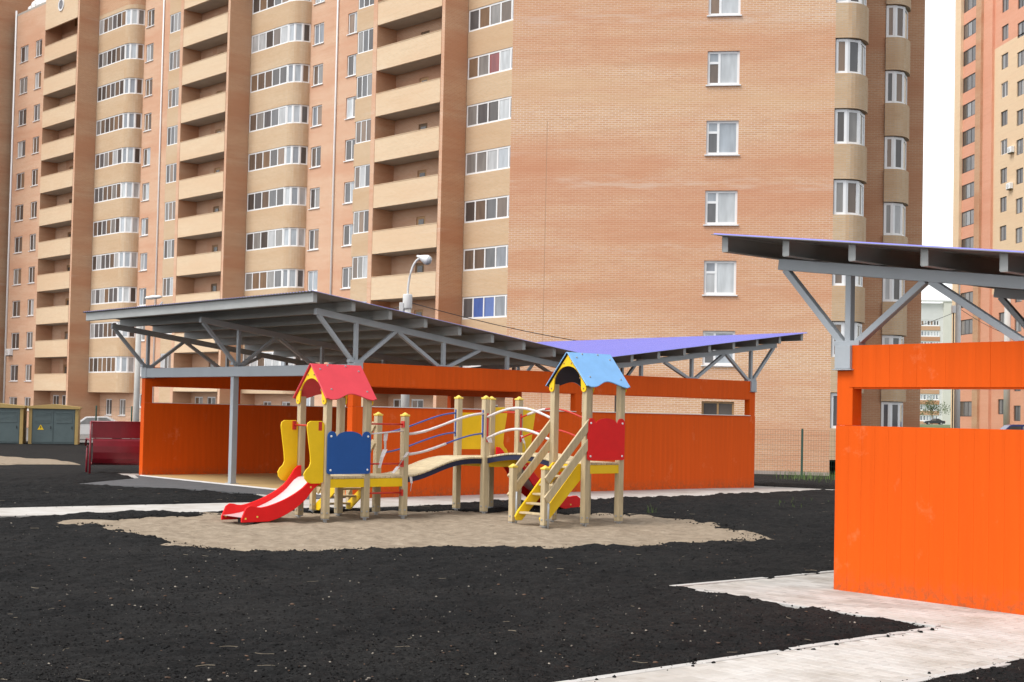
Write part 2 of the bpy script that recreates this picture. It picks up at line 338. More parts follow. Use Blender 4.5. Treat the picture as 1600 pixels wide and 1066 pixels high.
def sdf(poly, X, Y):
    """signed distance, negative inside"""
    d = np.full(X.shape, 1e9); ins = np.zeros(X.shape, bool); n = len(poly)
    for i in range(n):
        a, b = poly[i], poly[(i + 1) % n]; e = b - a; wx, wy = X - a[0], Y - a[1]
        t = np.clip((wx * e[0] + wy * e[1]) / (e @ e), 0, 1); d = np.minimum(d, np.hypot(wx - t * e[0], wy - t * e[1]))
        c = ((a[1] <= Y) != (b[1] <= Y)); 
        with np.errstate(divide='ignore', invalid='ignore'): xi = a[0] + (Y - a[1]) / (e[1] if e[1] else 1e-12) * e[0]
        ins ^= c & (X < xi)
    return np.where(ins, -d, d)
def vnoise(X, Y, s, seed):
    r = np.random.default_rng(seed); T = r.random((256, 256)); x, y = X * s, Y * s
    xi, yi = np.floor(x).astype(int), np.floor(y).astype(int); fx, fy = x - xi, y - yi; fx = fx * fx * (3 - 2 * fx); fy = fy * fy * (3 - 2 * fy)
    g = lambda a, b: T[a % 256, b % 256]
    return (g(xi, yi) * (1 - fx) + g(xi + 1, yi) * fx) * (1 - fy) + (g(xi, yi + 1) * (1 - fx) + g(xi + 1, yi + 1) * fx) * fy - .5
def sstep(a, b, x): t = np.clip((x - a) / (b - a), 0, 1); return t * t * (3 - 2 * t)
def grid_obj(name, xs, ys, Z, mat, keep=None, smooth=True):
    nx, ny = len(xs), len(ys); X, Y = np.meshgrid(xs, ys)
    co = np.stack([X, Y, Z], -1).reshape(-1, 3).astype(np.float32)
    i = np.arange(nx * ny).reshape(ny, nx); q = np.stack([i[:-1, :-1], i[:-1, 1:], i[1:, 1:], i[1:, :-1]], -1).reshape(-1, 4)
    if keep is not None:
        k = keep[:-1, :-1] | keep[1:, 1:] | keep[:-1, 1:] | keep[1:, :-1]; q = q[k.ravel()]
        used = np.unique(q); rm = np.full(nx * ny, -1); rm[used] = np.arange(len(used)); co = co[used]; q = rm[q]
    me = bpy.data.meshes.new(name); me.vertices.add(len(co)); me.vertices.foreach_set('co', co.ravel())
    me.loops.add(q.size); me.loops.foreach_set('vertex_index', q.astype(np.int32).ravel()); me.polygons.add(len(q))
    me.polygons.foreach_set('loop_start', np.arange(0, q.size, 4, dtype=np.int32)); me.update(calc_edges=True)
    me.polygons.foreach_set('use_smooth', [smooth] * len(q)); me.materials.append(mat)
    return link(name, me)

# ------------------------------------------------------------------ ground
def soil_mat():
    m, n, l, b = _mat('black_soil')
    geo = N(n, 'ShaderNodeNewGeometry')
    nz = N(n, 'ShaderNodeTexNoise'); nz.inputs['Scale'].default_value = 34; nz.inputs['Detail'].default_value = 9; nz.inputs['Roughness'].default_value = .72; l.new(geo.outputs['Position'], nz.inputs['Vector'])
    r = ramp(n, [(.30, (.0028, .0029, .0031)), (.5, (.0098, .0098, .0100)), (.76, (.030, .0297, .0297))]); l.new(nz.outputs['Fac'], r.inputs[0])
    n2 = N(n, 'ShaderNodeTexNoise'); n2.inputs['Scale'].default_value = .7; n2.inputs['Detail'].default_value = 5; l.new(geo.outputs['Position'], n2.inputs['Vector'])
    r2 = ramp(n, [(.34, (.68, .68, .70)), (.70, (1.42, 1.36, 1.30))]); l.new(n2.outputs['Fac'], r2.inputs[0])
    mx = N(n, 'ShaderNodeMix', data_type='RGBA', blend_type='MULTIPLY'); mx.inputs[0].default_value = 1; l.new(r.outputs[0], mx.inputs[6]); l.new(r2.outputs[0], mx.inputs[7])
    l.new(mx.outputs[2], b.inputs['Base Color']); b.inputs['Roughness'].default_value = .95; b.inputs['Specular IOR Level'].default_value = .2
    bp = N(n, 'ShaderNodeBump'); bp.inputs['Strength'].default_value = .9; bp.inputs['Distance'].default_value = .03; l.new(nz.outputs['Fac'], bp.inputs['Height']); l.new(bp.outputs[0], b.inputs['Normal'])
    return m
def sand_mat():
    m, n, l, b = _mat('sand')
    geo = N(n, 'ShaderNodeNewGeometry')
    nz = N(n, 'ShaderNodeTexNoise'); nz.inputs['Scale'].default_value = 7; nz.inputs['Detail'].default_value = 10; nz.inputs['Roughness'].default_value = .7; l.new(geo.outputs['Position'], nz.inputs['Vector'])
    r = ramp(n, [(.3, (.21, .165, .12)), (.55, (.315, .255, .19)), (.75, (.40, .335, .26))]); l.new(nz.outputs['Fac'], r.inputs[0]); l.new(r.outputs[0], b.inputs['Base Color'])
    b.inputs['Roughness'].default_value = .95; b.inputs['Specular IOR Level'].default_value = .1
    bp = N(n, 'ShaderNodeBump'); bp.inputs['Strength'].default_value = .7; bp.inputs['Distance'].default_value = .05; l.new(nz.outputs['Fac'], bp.inputs['Height']); l.new(bp.outputs[0], b.inputs['Normal'])
    return m
M_soil, M_sand = soil_mat(), sand_mat()
def axis(fine0, fine1, step, lo, hi, g=1.12):
    a = list(np.arange(fine0, fine1 + 1e-6, step)); s = step; x = a[-1]
    while x < hi: s *= g; x += s; a.append(x)
    s = step; x = a[0]; b = []
    while x > lo: s *= g; x -= s; b.append(x)
    return np.array(b[::-1] + a)
gx = axis(-9.5, 8.5, .045, -2500, 2500, 1.10); gy = axis(8.2, 26, .045, -2500, 4000, 1.06)
X, Y = np.meshgrid(gx, gy)
sd = sdf(SAND, X, Y) + .40 * vnoise(X, Y, 1.3, 5) + .22 * vnoise(X, Y, 4.5, 6) + .12 * vnoise(X, Y, 12, 9)
pd = np.minimum(sdf(PAVE_N, X, Y), sdf(PAVE_F, X, Y)) + .055 + .10 * vnoise(X, Y, 3.3, 8) + .06 * vnoise(X, Y, 11, 18)
fade = 1 - sstep(30, 60, np.hypot(X, Y))
rough = .07 * vnoise(X, Y, .6, 15) + .05 * vnoise(X, Y, 1.4, 1) + .045 * vnoise(X, Y, 4, 2) + .04 * vnoise(X, Y, 10, 3) + .026 * vnoise(X, Y, 22, 4)
Z = gz(Y) + rough * fade * .8 + .035 * fade * sstep(.0, .22, pd) * sstep(.0, .25, sd) - .02
Z -= .10 * (1 - sstep(-.06, .06, sd)); Z -= .12 * (1 - sstep(-.05, .05, pd))
Z -= .0
tag(grid_obj('ground', gx, gy, Z, M_soil), kind='structure')
def soil_z(x, y):
    i = np.clip(np.searchsorted(gx, x) - 1, 0, len(gx) - 2); j = np.clip(np.searchsorted(gy, y) - 1, 0, len(gy) - 2)
    fx = (x - gx[i]) / (gx[i + 1] - gx[i]); fy = (y - gy[j]) / (gy[j + 1] - gy[j])
    return (Z[j, i] * (1 - fx) + Z[j, i + 1] * fx) * (1 - fy) + (Z[j + 1, i] * (1 - fx) + Z[j + 1, i + 1] * fx) * fy
sx = np.arange(-7.2, 4.6, .055); sy = np.arange(15.8, 24.6, .055); SX, SY = np.meshgrid(sx, sy); ss = sdf(SAND, SX, SY)
SZ = gz(SY) + .012 * vnoise(SX, SY, 1.3, 11) + .045 * vnoise(SX, SY, 3.2, 12) + .028 * vnoise(SX, SY, 8, 13) - .055 * sstep(.05, .5, ss)
tag(grid_obj('sand', sx, sy, SZ, M_sand, keep=ss < .45), kind='structure')
# ------------------------------------------------------------------ pavements
def poly_sheet(name, poly, mat, dz, thick=.12, kind='structure'):
    poly = [tuple(p) for p in poly]; bm = bmesh.new()
    vs = [bm.verts.new((x, y, float(gz(y)) + dz)) for x, y in poly]; f = bm.faces.new(vs)
    r = bmesh.ops.extrude_face_region(bm, geom=[f]); 
    for v in [e for e in r['geom'] if isinstance(e, bmesh.types.BMVert)]: v.co.z -= thick
    bmesh.ops.triangulate(bm, faces=bm.faces); bmesh.ops.recalc_face_normals(bm, faces=bm.faces)
    me = bpy.data.meshes.new(name); bm.to_mesh(me); bm.free(); me.materials.append(mat); return tag(link(name, me), kind=kind)
def paver_mat():
    m, n, l, b = _mat('pale_pavers')
    geo = N(n, 'ShaderNodeNewGeometry'); oi = N(n, 'ShaderNodeObjectInfo')
    nz = N(n, 'ShaderNodeTexNoise'); nz.inputs['Scale'].default_value = 1.6; nz.inputs['Detail'].default_value = 7; nz.inputs['Roughness'].default_value = .65; l.new(geo.outputs['Position'], nz.inputs['Vector'])
    r = ramp(n, [(.3, (.36, .325, .285)), (.5, (.475, .45, .42)), (.68, (.535, .52, .50))]); l.new(nz.outputs['Fac'], r.inputs[0])
    n2 = N(n, 'ShaderNodeTexNoise'); n2.inputs['Scale'].default_value = 60; n2.inputs['Detail'].default_value = 4; l.new(geo.outputs['Position'], n2.inputs['Vector'])
    mr = N(n, 'ShaderNodeMapRange'); mr.inputs[3].default_value = .84; mr.inputs[4].default_value = 1.1; l.new(geo.outputs['Random Per Island'], mr.inputs[0])
    mo = N(n, 'ShaderNodeMapRange'); mo.inputs[3].default_value = .93; mo.inputs[4].default_value = 1.05; l.new(oi.outputs['Random'], mo.inputs[0])
    mm = N(n, 'ShaderNodeMath', operation='MULTIPLY'); l.new(mr.outputs[0], mm.inputs[0]); l.new(mo.outputs[0], mm.inputs[1])
    vm = N(n, 'ShaderNodeVectorMath', operation='SCALE'); l.new(r.outputs[0], vm.inputs[0]); l.new(mm.outputs[0], vm.inputs['Scale'])
    l.new(vm.outputs[0], b.inputs['Base Color']); b.inputs['Roughness'].default_value = .85; b.inputs['Specular IOR Level'].default_value = .25
    bp = N(n, 'ShaderNodeBump'); bp.inputs['Strength'].default_value = .3; bp.inputs['Distance'].default_value = .01; l.new(n2.outputs['Fac'], bp.inputs['Height']); l.new(bp.outputs[0], b.inputs['Normal'])
    return m
M_paver = paver_mat(); M_joint = paint('joint_sand', (.43, .40, .365), .95, .12, 5)
pav = poly_sheet('pavement', PAVE_N, M_joint, -.005)
pme = MB().box(-.0992, .0992, -.0492, .0492, -.05, 0).mesh('paver', [M_paver], bevel=.0025, segs=1)
cells = []
for i in range(-5, 66):
    for j in range(-88, 100):
        a, b = -1 + .2 * (i + 5) + .1 + (.1 if j % 2 else 0), -10 + .1 * (j + 88) + .05
        if not (a > -.95 and b < 9.95): continue
        if not ((-1.27 + .05 <= b <= 0 and a < 13) or (a < -.02 and b > 0) or (2.05 < a < 3.2 and b < -1.22)): continue
        p = near(a, b); d = float(np.hypot(*p)); inv = p[1] > 8.9 and abs(p[0]) < p[1] * .37 and not (a > .05 and b > -.03)
        cells.append((0 if inv else 1, d, p))
cells.sort(key=lambda c: (c[0], c[1])); near_rz = math.atan2(UN[1], UN[0])
rest = MB(); pv = np.array([v.co[:] for v in pme.vertices]); pf = [tuple(p.vertices) for p in pme.polygons]; cr, sr = math.cos(near_rz), math.sin(near_rz)
bev_box = MB().box(-.0992, .0992, -.0492, .0492, -.05, 0)
for k, (_, d, p) in enumerate(cells):
    z = float(gz(p[1])) + random.uniform(-.0007, .0007)
    if k < 290: link('paver', pme, pav, (p[0], p[1], z), near_rz)
    else:
        b = len(rest.v); rest.v += [(p[0] + x * cr - y * sr, p[1] + x * sr + y * cr, z + q) for x, y, q in bev_box.v]; rest.f += [tuple(b + i for i in f) for f in bev_box.f]; rest.m += [0] * 6
tag(rest.build('pavers_beyond', [M_paver], pav, fix=False), kind='stuff')
poly_sheet('path', PAVE_F[[0, 1, 2, 3, 4, 5, 6, 7, 8, 11, 12, 13, 14]], M_paver, .004)
poly_sheet('asphalt_apron', [far(0, 8.4), far(-.5, 7.2), far(-2.6, 5.5), far(-1.4, 3.2), far(-.95, 1.6), far(-.9, .1), far(0, .1)], M_asph, .012)

# ------------------------------------------------------------------ pavilion
PL, PW, PH = 11.0, 8.23, 2.4; RA, RB, RHE, RZV, RUV = 1.2145, .522, 3.583, 2.725, 5.62; TW = .16
def roof_z(u): return RHE - (u + RA) / (RUV + RA) * (RHE - RZV) if u <= RUV else RZV + (u - RUV) / (PL + RA - RUV) * (RHE - RZV)
def pavilion(label, loc, rz):
    t = thing('pavilion', label, 'pavilion', loc, rz)
    MB().box(-.02, PL + .02, TW + .004, PW - TW - .004, -.12, .03).build('floor', [M_floor], t)
    for u0 in (-.06, PL + .021): MB().box(u0, u0 + .039, TW, PW - TW, -.14, .034).build('floor_edge', [M_sill], t)
    for fr, y0, y1, posts in (('front', 0, TW, (PL / 2,)), ('back', PW - TW, PW, (2.3, PL / 2, 8.66))):
        n = 72; w = PL / n
        lo = MB().box(.0002, w - .0002, y0, y1, -.13, 1.58).mesh('plank', [M_orange], bevel=.0009, segs=1)
        hi = MB().box(.0002, w - .0002, y0, y1, 1.99, PH).mesh('plank', [M_orange], bevel=.0009, segs=1)
        for i in range(n):
            link('plank', lo, t, (i * w, 0, .034))
            if .19 < (i + .5) * w < PL - .19: link('plank', hi, t, (i * w, random.uniform(-.001, .001), 0))
        for a, b in ((.004, .19), (PL - .19, PL - .004), *[(p - .09, p + .09) for p in posts]):
            end = a < .1 or b > PL - .1
            MB().box(a, b, y0 + .004, y1 - .004, 1.615, 2.155 if end else 1.989).build('post', [M_orange], t, bevel=.004, segs=1)
        MB().box(.2, PL - .2, y0 + .012, y1 - .012, 1.975, 1.9895).build('slot_head', [M_orange], t)
    for u0 in (.01, PL - .17):                       # open ends: steel beam on a middle column
        MB().box(u0, u0 + .16, -.03, PW + .03, 2.17, 2.37).build('beam', [M_steel], t, bevel=.008)
        MB().box(u0 - .02, u0 + .18, 4.22, 4.42, .03, .045).box(u0 + .02, u0 + .14, 4.26, 4.38, .045, 2.169).build('column', [M_steel], t, bevel=.006)
        for v0 in (.08, PW - .08):
            MB().box(u0 - .03, u0 + .19, v0 - .13, v0 + .13, 2.157, 2.169).box(u0 - .012, u0 + .172, v0 - .115, v0 + .115, 2.171, 2.40).build('bracket', [M_steel], t, bevel=.006)
    for k, v0 in enumerate((.08, 4.2, PW - .08)):       # trusses
        def cz(u): return roof_z(u) - .265
        for ua, ub in ((-.78, RUV), (PL + .78, RUV)):
            MB().bar((ua, v0, cz(ua)), (ub, v0, cz(ub)), .09, .115).build('truss_chord', [M_steel], t, bevel=.006)
        if k == 1: MB().box(.17, PL - .17, v0 - .05, v0 + .05, 2.27, 2.37).build('tie_beam', [M_steel], t, bevel=.006)
        for sgn, o in ((1, .09), (-1, PL - .09)):
            f = lambda u: o + sgn * u
            zb = 2.42
            braces = [((f(-.04), zb), (f(-.80), 0)), ((f(0), zb), (f(0), 0)), ((f(.05), zb), (f(.86), 0)), ((f(1.88), zb), (f(.92), 0)), ((f(1.98), zb), (f(1.98), 0)), ((f(2.06), zb), (f(2.85), 0)), ((f(3.55), zb - .02), (f(3.55), 0))]
            for (ua, za), (ub, _) in braces:
                MB().bar((ua, v0, za - .03), (ub, v0, cz(ub) - .05), .065, .075, up=(0, 1, 0)).build('truss_brace', [M_steel], t, bevel=.004, segs=1)
            MB().box(f(0) - .15, f(0) + .15, v0 - .055, v0 + .055, 2.401, 2.45).build('truss_foot', [M_steel], t, bevel=.005)
            MB().box(f(1.98) - .14, f(1.98) + .14, v0 - .05, v0 + .05, 2.38 if k == 1 else 2.402, 2.43).build('truss_foot', [M_steel], t, bevel=.005)
    for wing in (0, 1):                                  # purlins: channels across the slope
        for i in range(9):
            u = (-RA + .07 + i * .79) if wing == 0 else (PL + RA - .07 - i * .79)
            if wing and u < RUV + .25: continue
            if not wing and u > RUV - .1: continue
            zt = roof_z(u) - .035; s = 1 if wing == 0 else -1; y0, y1 = -RB + .10, PW + RB - .10
            mb = MB().box(u - .004, u + .004, y0, y1, zt - .16, zt)
            mb.box(u + .004 * s if s > 0 else u - .075, u + .075 if s > 0 else u - .004, y0, y1, zt - .168, zt - .16).box(u + .004 if s > 0 else u - .075, u + .075 if s > 0 else u - .004, y0, y1, zt - .008, zt)
            mb.box(min(u, u + s * .075), max(u, u + s * .075), y0 + .002, y0 + .008, zt - .158, zt - .010)   # end plate
            mb.build('purlin', [M_purlin], t)
    for wing in (0, 1):                                  # corrugated roof sheet
        ua, ub = ((-RA, RUV) if wing == 0 else (PL + RA, RUV)); pitch = .10; n = int((PW + 2 * RB) / pitch); prof = []
        for i in range(n):
            v0 = -RB + i * pitch; prof += [(v0, 0), (v0 + .035, 0), (v0 + .05, .014), (v0 + .085, .014)]
        prof.append((-RB + n * pitch, 0)); mb = MB(); K = len(prof)
        for j, (uu) in enumerate((ua, ub)):
            z = roof_z(uu)
            mb.v += [(uu, a, z - .034 + b) for a, b in prof] + [(uu, a, z - .026 + b) for a, b in prof]
        for i in range(K - 1):
            mb.f += [(i, i + 1, 2 * K + i + 1, 2 * K + i), (K + i, 3 * K + i, 3 * K + i + 1, K + i + 1), (i, K + i, K + i + 1, i + 1), (2 * K + i, 2 * K + i + 1, 3 * K + i + 1, 3 * K + i)]; mb.m += [1, 0, 1, 1]
        mb.f += [(0, 2 * K, 3 * K, K), (K - 1, 2 * K - 1, 4 * K - 1, 3 * K - 1)]; mb.m += [1, 1]
        mb.build('roof_sheet', [M_sheetT, M_sheetB], t)
    return t
pf_ = pavilion('farther orange pavilion with violet butterfly roof on grey trusses, standing behind the playground', (FAR_O[0], FAR_O[1], .0486), YAW)
pn_ = copy_tree(pf_, None, kidmap())
pn_.location = (NEAR_O[0], NEAR_O[1], -.0606); pn_.rotation_euler = (0, 0, YAW - math.pi / 2)
pn_['label'] = 'nearer pavilion cut off by the right edge, bright orange plank wall under grey roof'
for o in (pf_, pn_): o['group'] = 'orange pavilions with butterfly roofs'
for y0, y1 in ((-.03, TW + .012),):
    MB().box(.19, PL / 2 - .09, y0, y1, 1.615, 1.628).box(PL / 2 + .09, PL - .19, y0, y1, 1.615, 1.628).build('sill', [M_sill], pf_)
MB().box(.19, 8.57, PW - TW - .012, PW + .03, 1.615, 1.628).build('sill', [M_sill], pf_)

# ------------------------------------------------------------------ play structure
ps = thing('play_structure', 'wooden play structure with red and blue roofed towers, slides and wavy bridges on sand', 'playground', (-2.69, 21.11, 0), YAW)
S = .705; D1, D2 = .62, .90; B2 = 3.01; TV = -2.34
def gl(u, v): return float(gz(21.11 + U[1] * u + V[1] * v)) - .01
def post(u, v, top, cap=False, w=.10, low=None):
    g = gl(u, v); low = g + .05 if low is None else low
    o = MB().box(u - w / 2, u + w / 2, v - w / 2, v + w / 2, low, top).build('post', [M_wood], ps, bevel=.012)
    MB().box(u - .012, u + .012, v - .03, v + .03, g - .12, low + .10).box(u - .045, u + .045, v - .045, v + .045, low - .012, low - .002).build('foot', [M_bolt], o)
    for du, dv in ((-w / 2, 0), (0, -w / 2)):
        MB().box(u + du - .012, u + du + .012, v + dv - .012, v + dv + .012, low + .07, low + .094).build('bolt', [M_bolt], o, bevel=.004)
    if cap:
        MB().box(u - w / 2 - .006, u + w / 2 + .006, v - w / 2 - .006, v + w / 2 + .006, top + .002, top + .03).lathe([(.05, top + .028), (.045, top + .04), (.022, top + .05), (.02, top + .058), (.004, top + .062)], 12, u, v).build('cap', [M_yelc], o, bevel=.006)
    return o
def deck(u0, u1, v0, v1, z, n=7):
    for i in range(n):
        a = u0 + (u1 - u0) * i / n
        MB().box(a + .004, a + (u1 - u0) / n - .004, v0, v1, z - .035, z).build('deck_plank', [M_woodp], ps, bevel=.006)
    for v in (v0 + .012, v1 - .012): MB().box(u0, u1, v - .016, v + .016, z - .165, z - .04).build('edge_beam', [M_yel], ps, bevel=.005)
    for u in (u0 + .016, u1 - .016): MB().box(u - .014, u + .014, v0 + .03, v1 - .03, z - .160, z - .042).build('edge_beam', [M_yel], ps, bevel=.005)
def tower(u, v, z, rz_, ez, roofm, edgem):
    for du, dv in ((0, 0), (S, 0), (0, S), (S, S)): post(u + du, v + dv, ez - .01 + .06)
    deck(u + .0, u + S, v - .03, v + S + .03, z)
    # gable roof, ridge along u, wavy lower edge
    vm = v + S / 2; run = S / 2 + .11
    for sg in (-1, 1):
        nrm = Vector((0, sg * (rz_ - ez), run)).normalized(); 
        def P(a, b, t, sg=sg, nrm=nrm):   # a along u, b down slope (0..1), t thickness along normal
            return Vector((a, vm + sg * run * b, rz_ - (rz_ - ez) * b)) + nrm * t
        ua, ub = u - .10, u + S + .10; wl = ub - ua; out = [(ua, 0.0), (ub, 0.0)]
        k = 26; low = []
        for i in range(k + 1):
            q = 1 - i / k; aa = ua + wl * q
            low.append((aa, 1.0 - .17 * (.5 - .5 * math.cos(2 * math.pi * min(1, max(0, (q - .14) / .80)))) + (.0 if .05 < q < .95 else -.03)))
        out += low
        rf = MB().prism(out, P, 0.0, .018).build('roof_panel', [roofm, edgem], ps, bevel=.004, segs=1)
        MB().prism([(a, b) for a, b in [(ua + .006, .01), (ub - .006, .01)] + [(x_, y_ - .012) for x_, y_ in low]], P, -.004, -.0008).build('underside', [edgem], rf)
        for a, b in ((ua + .12, .16), (ub - .1, .18), (ua + .16, .72), (ub - .12, .76), (ua + .28, .05), (ub - .3, .05)):
            c = P(a, b, .02); MB().box(c.x - .012, c.x + .012, c.y - .012, c.y + .012, c.z - .012, c.z + .012).build('bolt', [M_bolt], rf, bevel=.006)
    # gable ends : arched yellow boards
    for ue, s_ in ((u - .062, -1), (u + S + .062, 1)):
        out = [(0, rz_ - .03)]; hw = run - .03
        slope = (rz_ - ez) / run
        for vv in np.linspace(.05, hw - .03, 6): out.append((vv, rz_ - .03 - slope * vv))
        cx_, cz_ = S / 2, ez - .015
        for q in np.linspace(.5, -math.pi + .0, 9): out.append((cx_ + .052 * math.cos(q), cz_ + .052 * math.sin(q)))
        for q in np.linspace(0, math.pi, 15)[1:-1]: out.append(((S / 2 - .055) * math.cos(q), ez + .05 + .27 * math.sin(q)))
        half = [p for p in out]; 
        right = half[:1 + 6 + 9]; arch = half[1 + 6 + 9:]
        outline = right + arch + [(-a, b) for a, b in right[:0:-1]]
        g = MB().prism(outline, lambda a, b, t: (ue + t, vm + a, b), -.010, .010).build('gable_arch', [M_yel], ps)
        for a in (-1, 1):
            for b_ in ((cx_ * a, cz_), (cx_ * a * .78, rz_ - .07 - slope * cx_ * .78), (.08 * a, rz_ - .16)):
                MB().box(ue + s_ * .012 - .006, ue + s_ * .012 + .006, vm + b_[0] - .011, vm + b_[0] + .011, b_[1] - .011, b_[1] + .011).build('bolt', [M_brown], g, bevel=.003)
def crown_panel(u0, u1, v, z0, z1, m, edge):
    """panel with two ears and an arched middle"""
    w = u1 - u0; o = []
    def arc(cx, cz, r, a0, a1, n=6): return [(cx + r * math.cos(a), cz + r * math.sin(a)) for a in np.linspace(a0, a1, n)]
    o += arc(u0 + .04, z0 + .04, .04, math.pi, 1.5 * math.pi) + arc(u1 - .04, z0 + .04, .04, -.5 * math.pi, 0)
    e = .075; o += arc(u1 - e, z1 - e, e, 0, math.pi * .95, 8)
    for q in np.linspace(1, -1, 13): o.append((u0 + w / 2 + q * (w / 2 - 2 * e - .005), z1 - .085 + .085 * (1 - q * q) ** .6))
    o += arc(u0 + e, z1 - e, e, math.pi * .05, math.pi, 8)
    p = MB().prism(o, lambda a, b, t: (a, v + t, b), -.009, .009).build('panel', [m], ps)
    for a in (u0 + .055, u1 - .055):
        for b in (z0 + .06, z1 - .075): MB().lathe([(.016, 0), (.016, .008), (.008, .012)], 10).build('bolt', [M_white], p).matrix_local = Matrix.Translation((a, v - .009, b)) @ Matrix.Rotation(R(90), 4, 'X')
    return p
def guard(u0, v, z0, z1, s):
    """tall yellow side board of a slide; s = direction along u"""
    o = [(0, z0 + .02), (0, z1 - .04), (s * .04, z1), (s * .24, z1), (s * .29, z1 - .03), (s * .30, z1 - .09), (s * .235, z0 + .42), (s * .225, z0 + .30), (s * .25, z0 + .24), (s * .30, z0 + .2), (s * .335, z0 + .14), (s * .32, z0 + .07), (s * .27, z0 + .02), (s * .2, z0), (s * .05, z0)]
    MB().prism(o, lambda a, b, t: (u0 + a, v + t, b), -.010, .010).build('slide_guard', [M_yel], ps, bevel=.004, segs=1)
def slide(u0, v0, v1, z, s, length):
    def prof(t):
        if t < .14: return z - .02 - .10 * (t / .14) ** 2
        q = (t - .14) / .86; return (z - .12) * (1 - (q ** .82 * (1.6 - .6 * q)) ** 1.0) * (1 - .0) + .10 * q
    T = np.linspace(0, 1, 22); pts = [(s * length * t, max(.055, prof(t) - .045 * t)) for t in T]
    sl = MB(); 
    for i in range(len(pts) - 1):
        (a, b), (c, d) = pts[i], pts[i + 1]
        sl.quad([(u0 + a, v0, b), (u0 + c, v0, d), (u0 + c, v1, d), (u0 + a, v1, b)])
    o = sl.build('slide_bed', [M_steelslide], ps, smooth=True)
    for v in (v0 - .012, v1 + .012):
        up = [(a, b + .095 + .075 * math.exp(-((a / (s * length) - .04) / .10) ** 2) + .06 * math.exp(-((a / (s * length) - .90) / .09) ** 2) - .13 * max(0, (a / (s * length) - .93) / .07) ** 2) for a, b in pts]
        dn = [(a, max(b - .09 - .05 * math.sin(math.pi * min(1, i / 21)), -.015)) for i, (a, b) in enumerate(pts)]
        side = MB().prism(up + dn[::-1], lambda a, b, t: (u0 + a, v + t, b), -.014, .014).build('slide_side', [M_red], o, bevel=.006, segs=1)
        for q in (3, 17, 20): MB().box(u0 + pts[q][0] - .013, u0 + pts[q][0] + .013, v - .02, v + .02, pts[q][1] - .035, pts[q][1] - .009).build('bolt', [M_yelc], side, bevel=.004)
    for t in (.80,):
        MB().box(u0 + s * length * t - .03, u0 + s * length * t + .03, v0 + .05, v1 - .05, gl(u0 + s * length * t, v0) - .1, .03).build('slide_foot', [M_black], o)
def crossbar(p, q, m=None, r=.013, name='rail'):
    return MB().tube([p, q], r, 8).build(name, [m or M_redt], ps, smooth=True)
# left tower with red roof
tower(0, 0, D1, 2.27, 1.74, M_redroof, M_redroof)
crown_panel(-.03, S + .03, -.064, .655, 1.285, M_blue, M_navy)
guard(-.055, -.005, .52, 1.43, -1); guard(-.055, S + .005, .52, 1.43, -1)
crossbar((-.12, -.01, 1.36), (-.12, S + .01, 1.36)); 
for v in (.006, S - .006): MB().box(-.16, -.10, v - .022, v + .022, 1.29, 1.42).build('rail_plate', [M_redt], ps)
slide(-.03, .085, S - .085, D1, -1, 1.32)
# low deck next to it, with caps and ladder bars
post(2 * S, 0, D1 + .90, True); post(2 * S, S, D1 + .90, True)
deck(S + .05, 2 * S + .03, -.03, S + .03, D1)
for z in (1.40, .80, .36):
    crossbar((S + .05, -.02, z), (2 * S - .05, -.02, z)); MB().box(2 * S - .06, 2 * S - .045, -.06, .02, z - .05, z + .05).build('rail_plate', [M_redt], ps)
# steps at the back of the low deck
for sgu in (S + .06, 2 * S - .06):
    MB().prism([(S + .03, D1 - .04), (S + .03, D1 - .19), (S + .62, .02), (S + .72, .02), (S + .72, .12)], lambda a, b, t: (sgu + t, a, b), -.014, .014).build('stringer', [M_yel], ps, bevel=.004, segs=1)
    for zz in (.28, .0): MB().bar((sgu, S + .02, D1 + .50 + zz), (sgu, S + .70, .30 + zz), .03, .10).build('handrail_board', [M_wood], ps, bevel=.01)
    post(sgu + (.05 if sgu > S + .3 else -.05), S + .74, .74, True, .08)
for i in range(4):
    z = .13 + i * .125; v = S + .66 - i * .16
    MB().box(S + .06, 2 * S - .06, v - .06, v + .06, z - .03, z).build('step', [M_wood], ps, bevel=.006)
# middle platform
for u, v in ((B2, 0), (B2, S), (B2 + S, 0), (B2 + S, S)): post(u, v, 1.82, True)
deck(B2, B2 + S, -.03, S + .03, D2)
MB().prism([(B2 + .03, 1.0), (B2 + S - .03, 1.0), (B2 + S - .03, 1.56), (B2 + S - .06, 1.6), (B2 + .06, 1.6), (B2 + .03, 1.56)], lambda a, b, t: (a, S + t, b), -.009, .009).build('panel', [M_yel], ps)
guard(B2 + S + .05, -.005, D2 - .1, 1.70, 1); guard(B2 + S + .05, S + .005, D2 - .1, 1.70, 1)
crossbar((B2 + S + .11, -.01, 1.62), (B2 + S + .11, S + .01, 1.62))
slide(B2 + S + .03, .12, S - .12, D2, 1, 1.55)
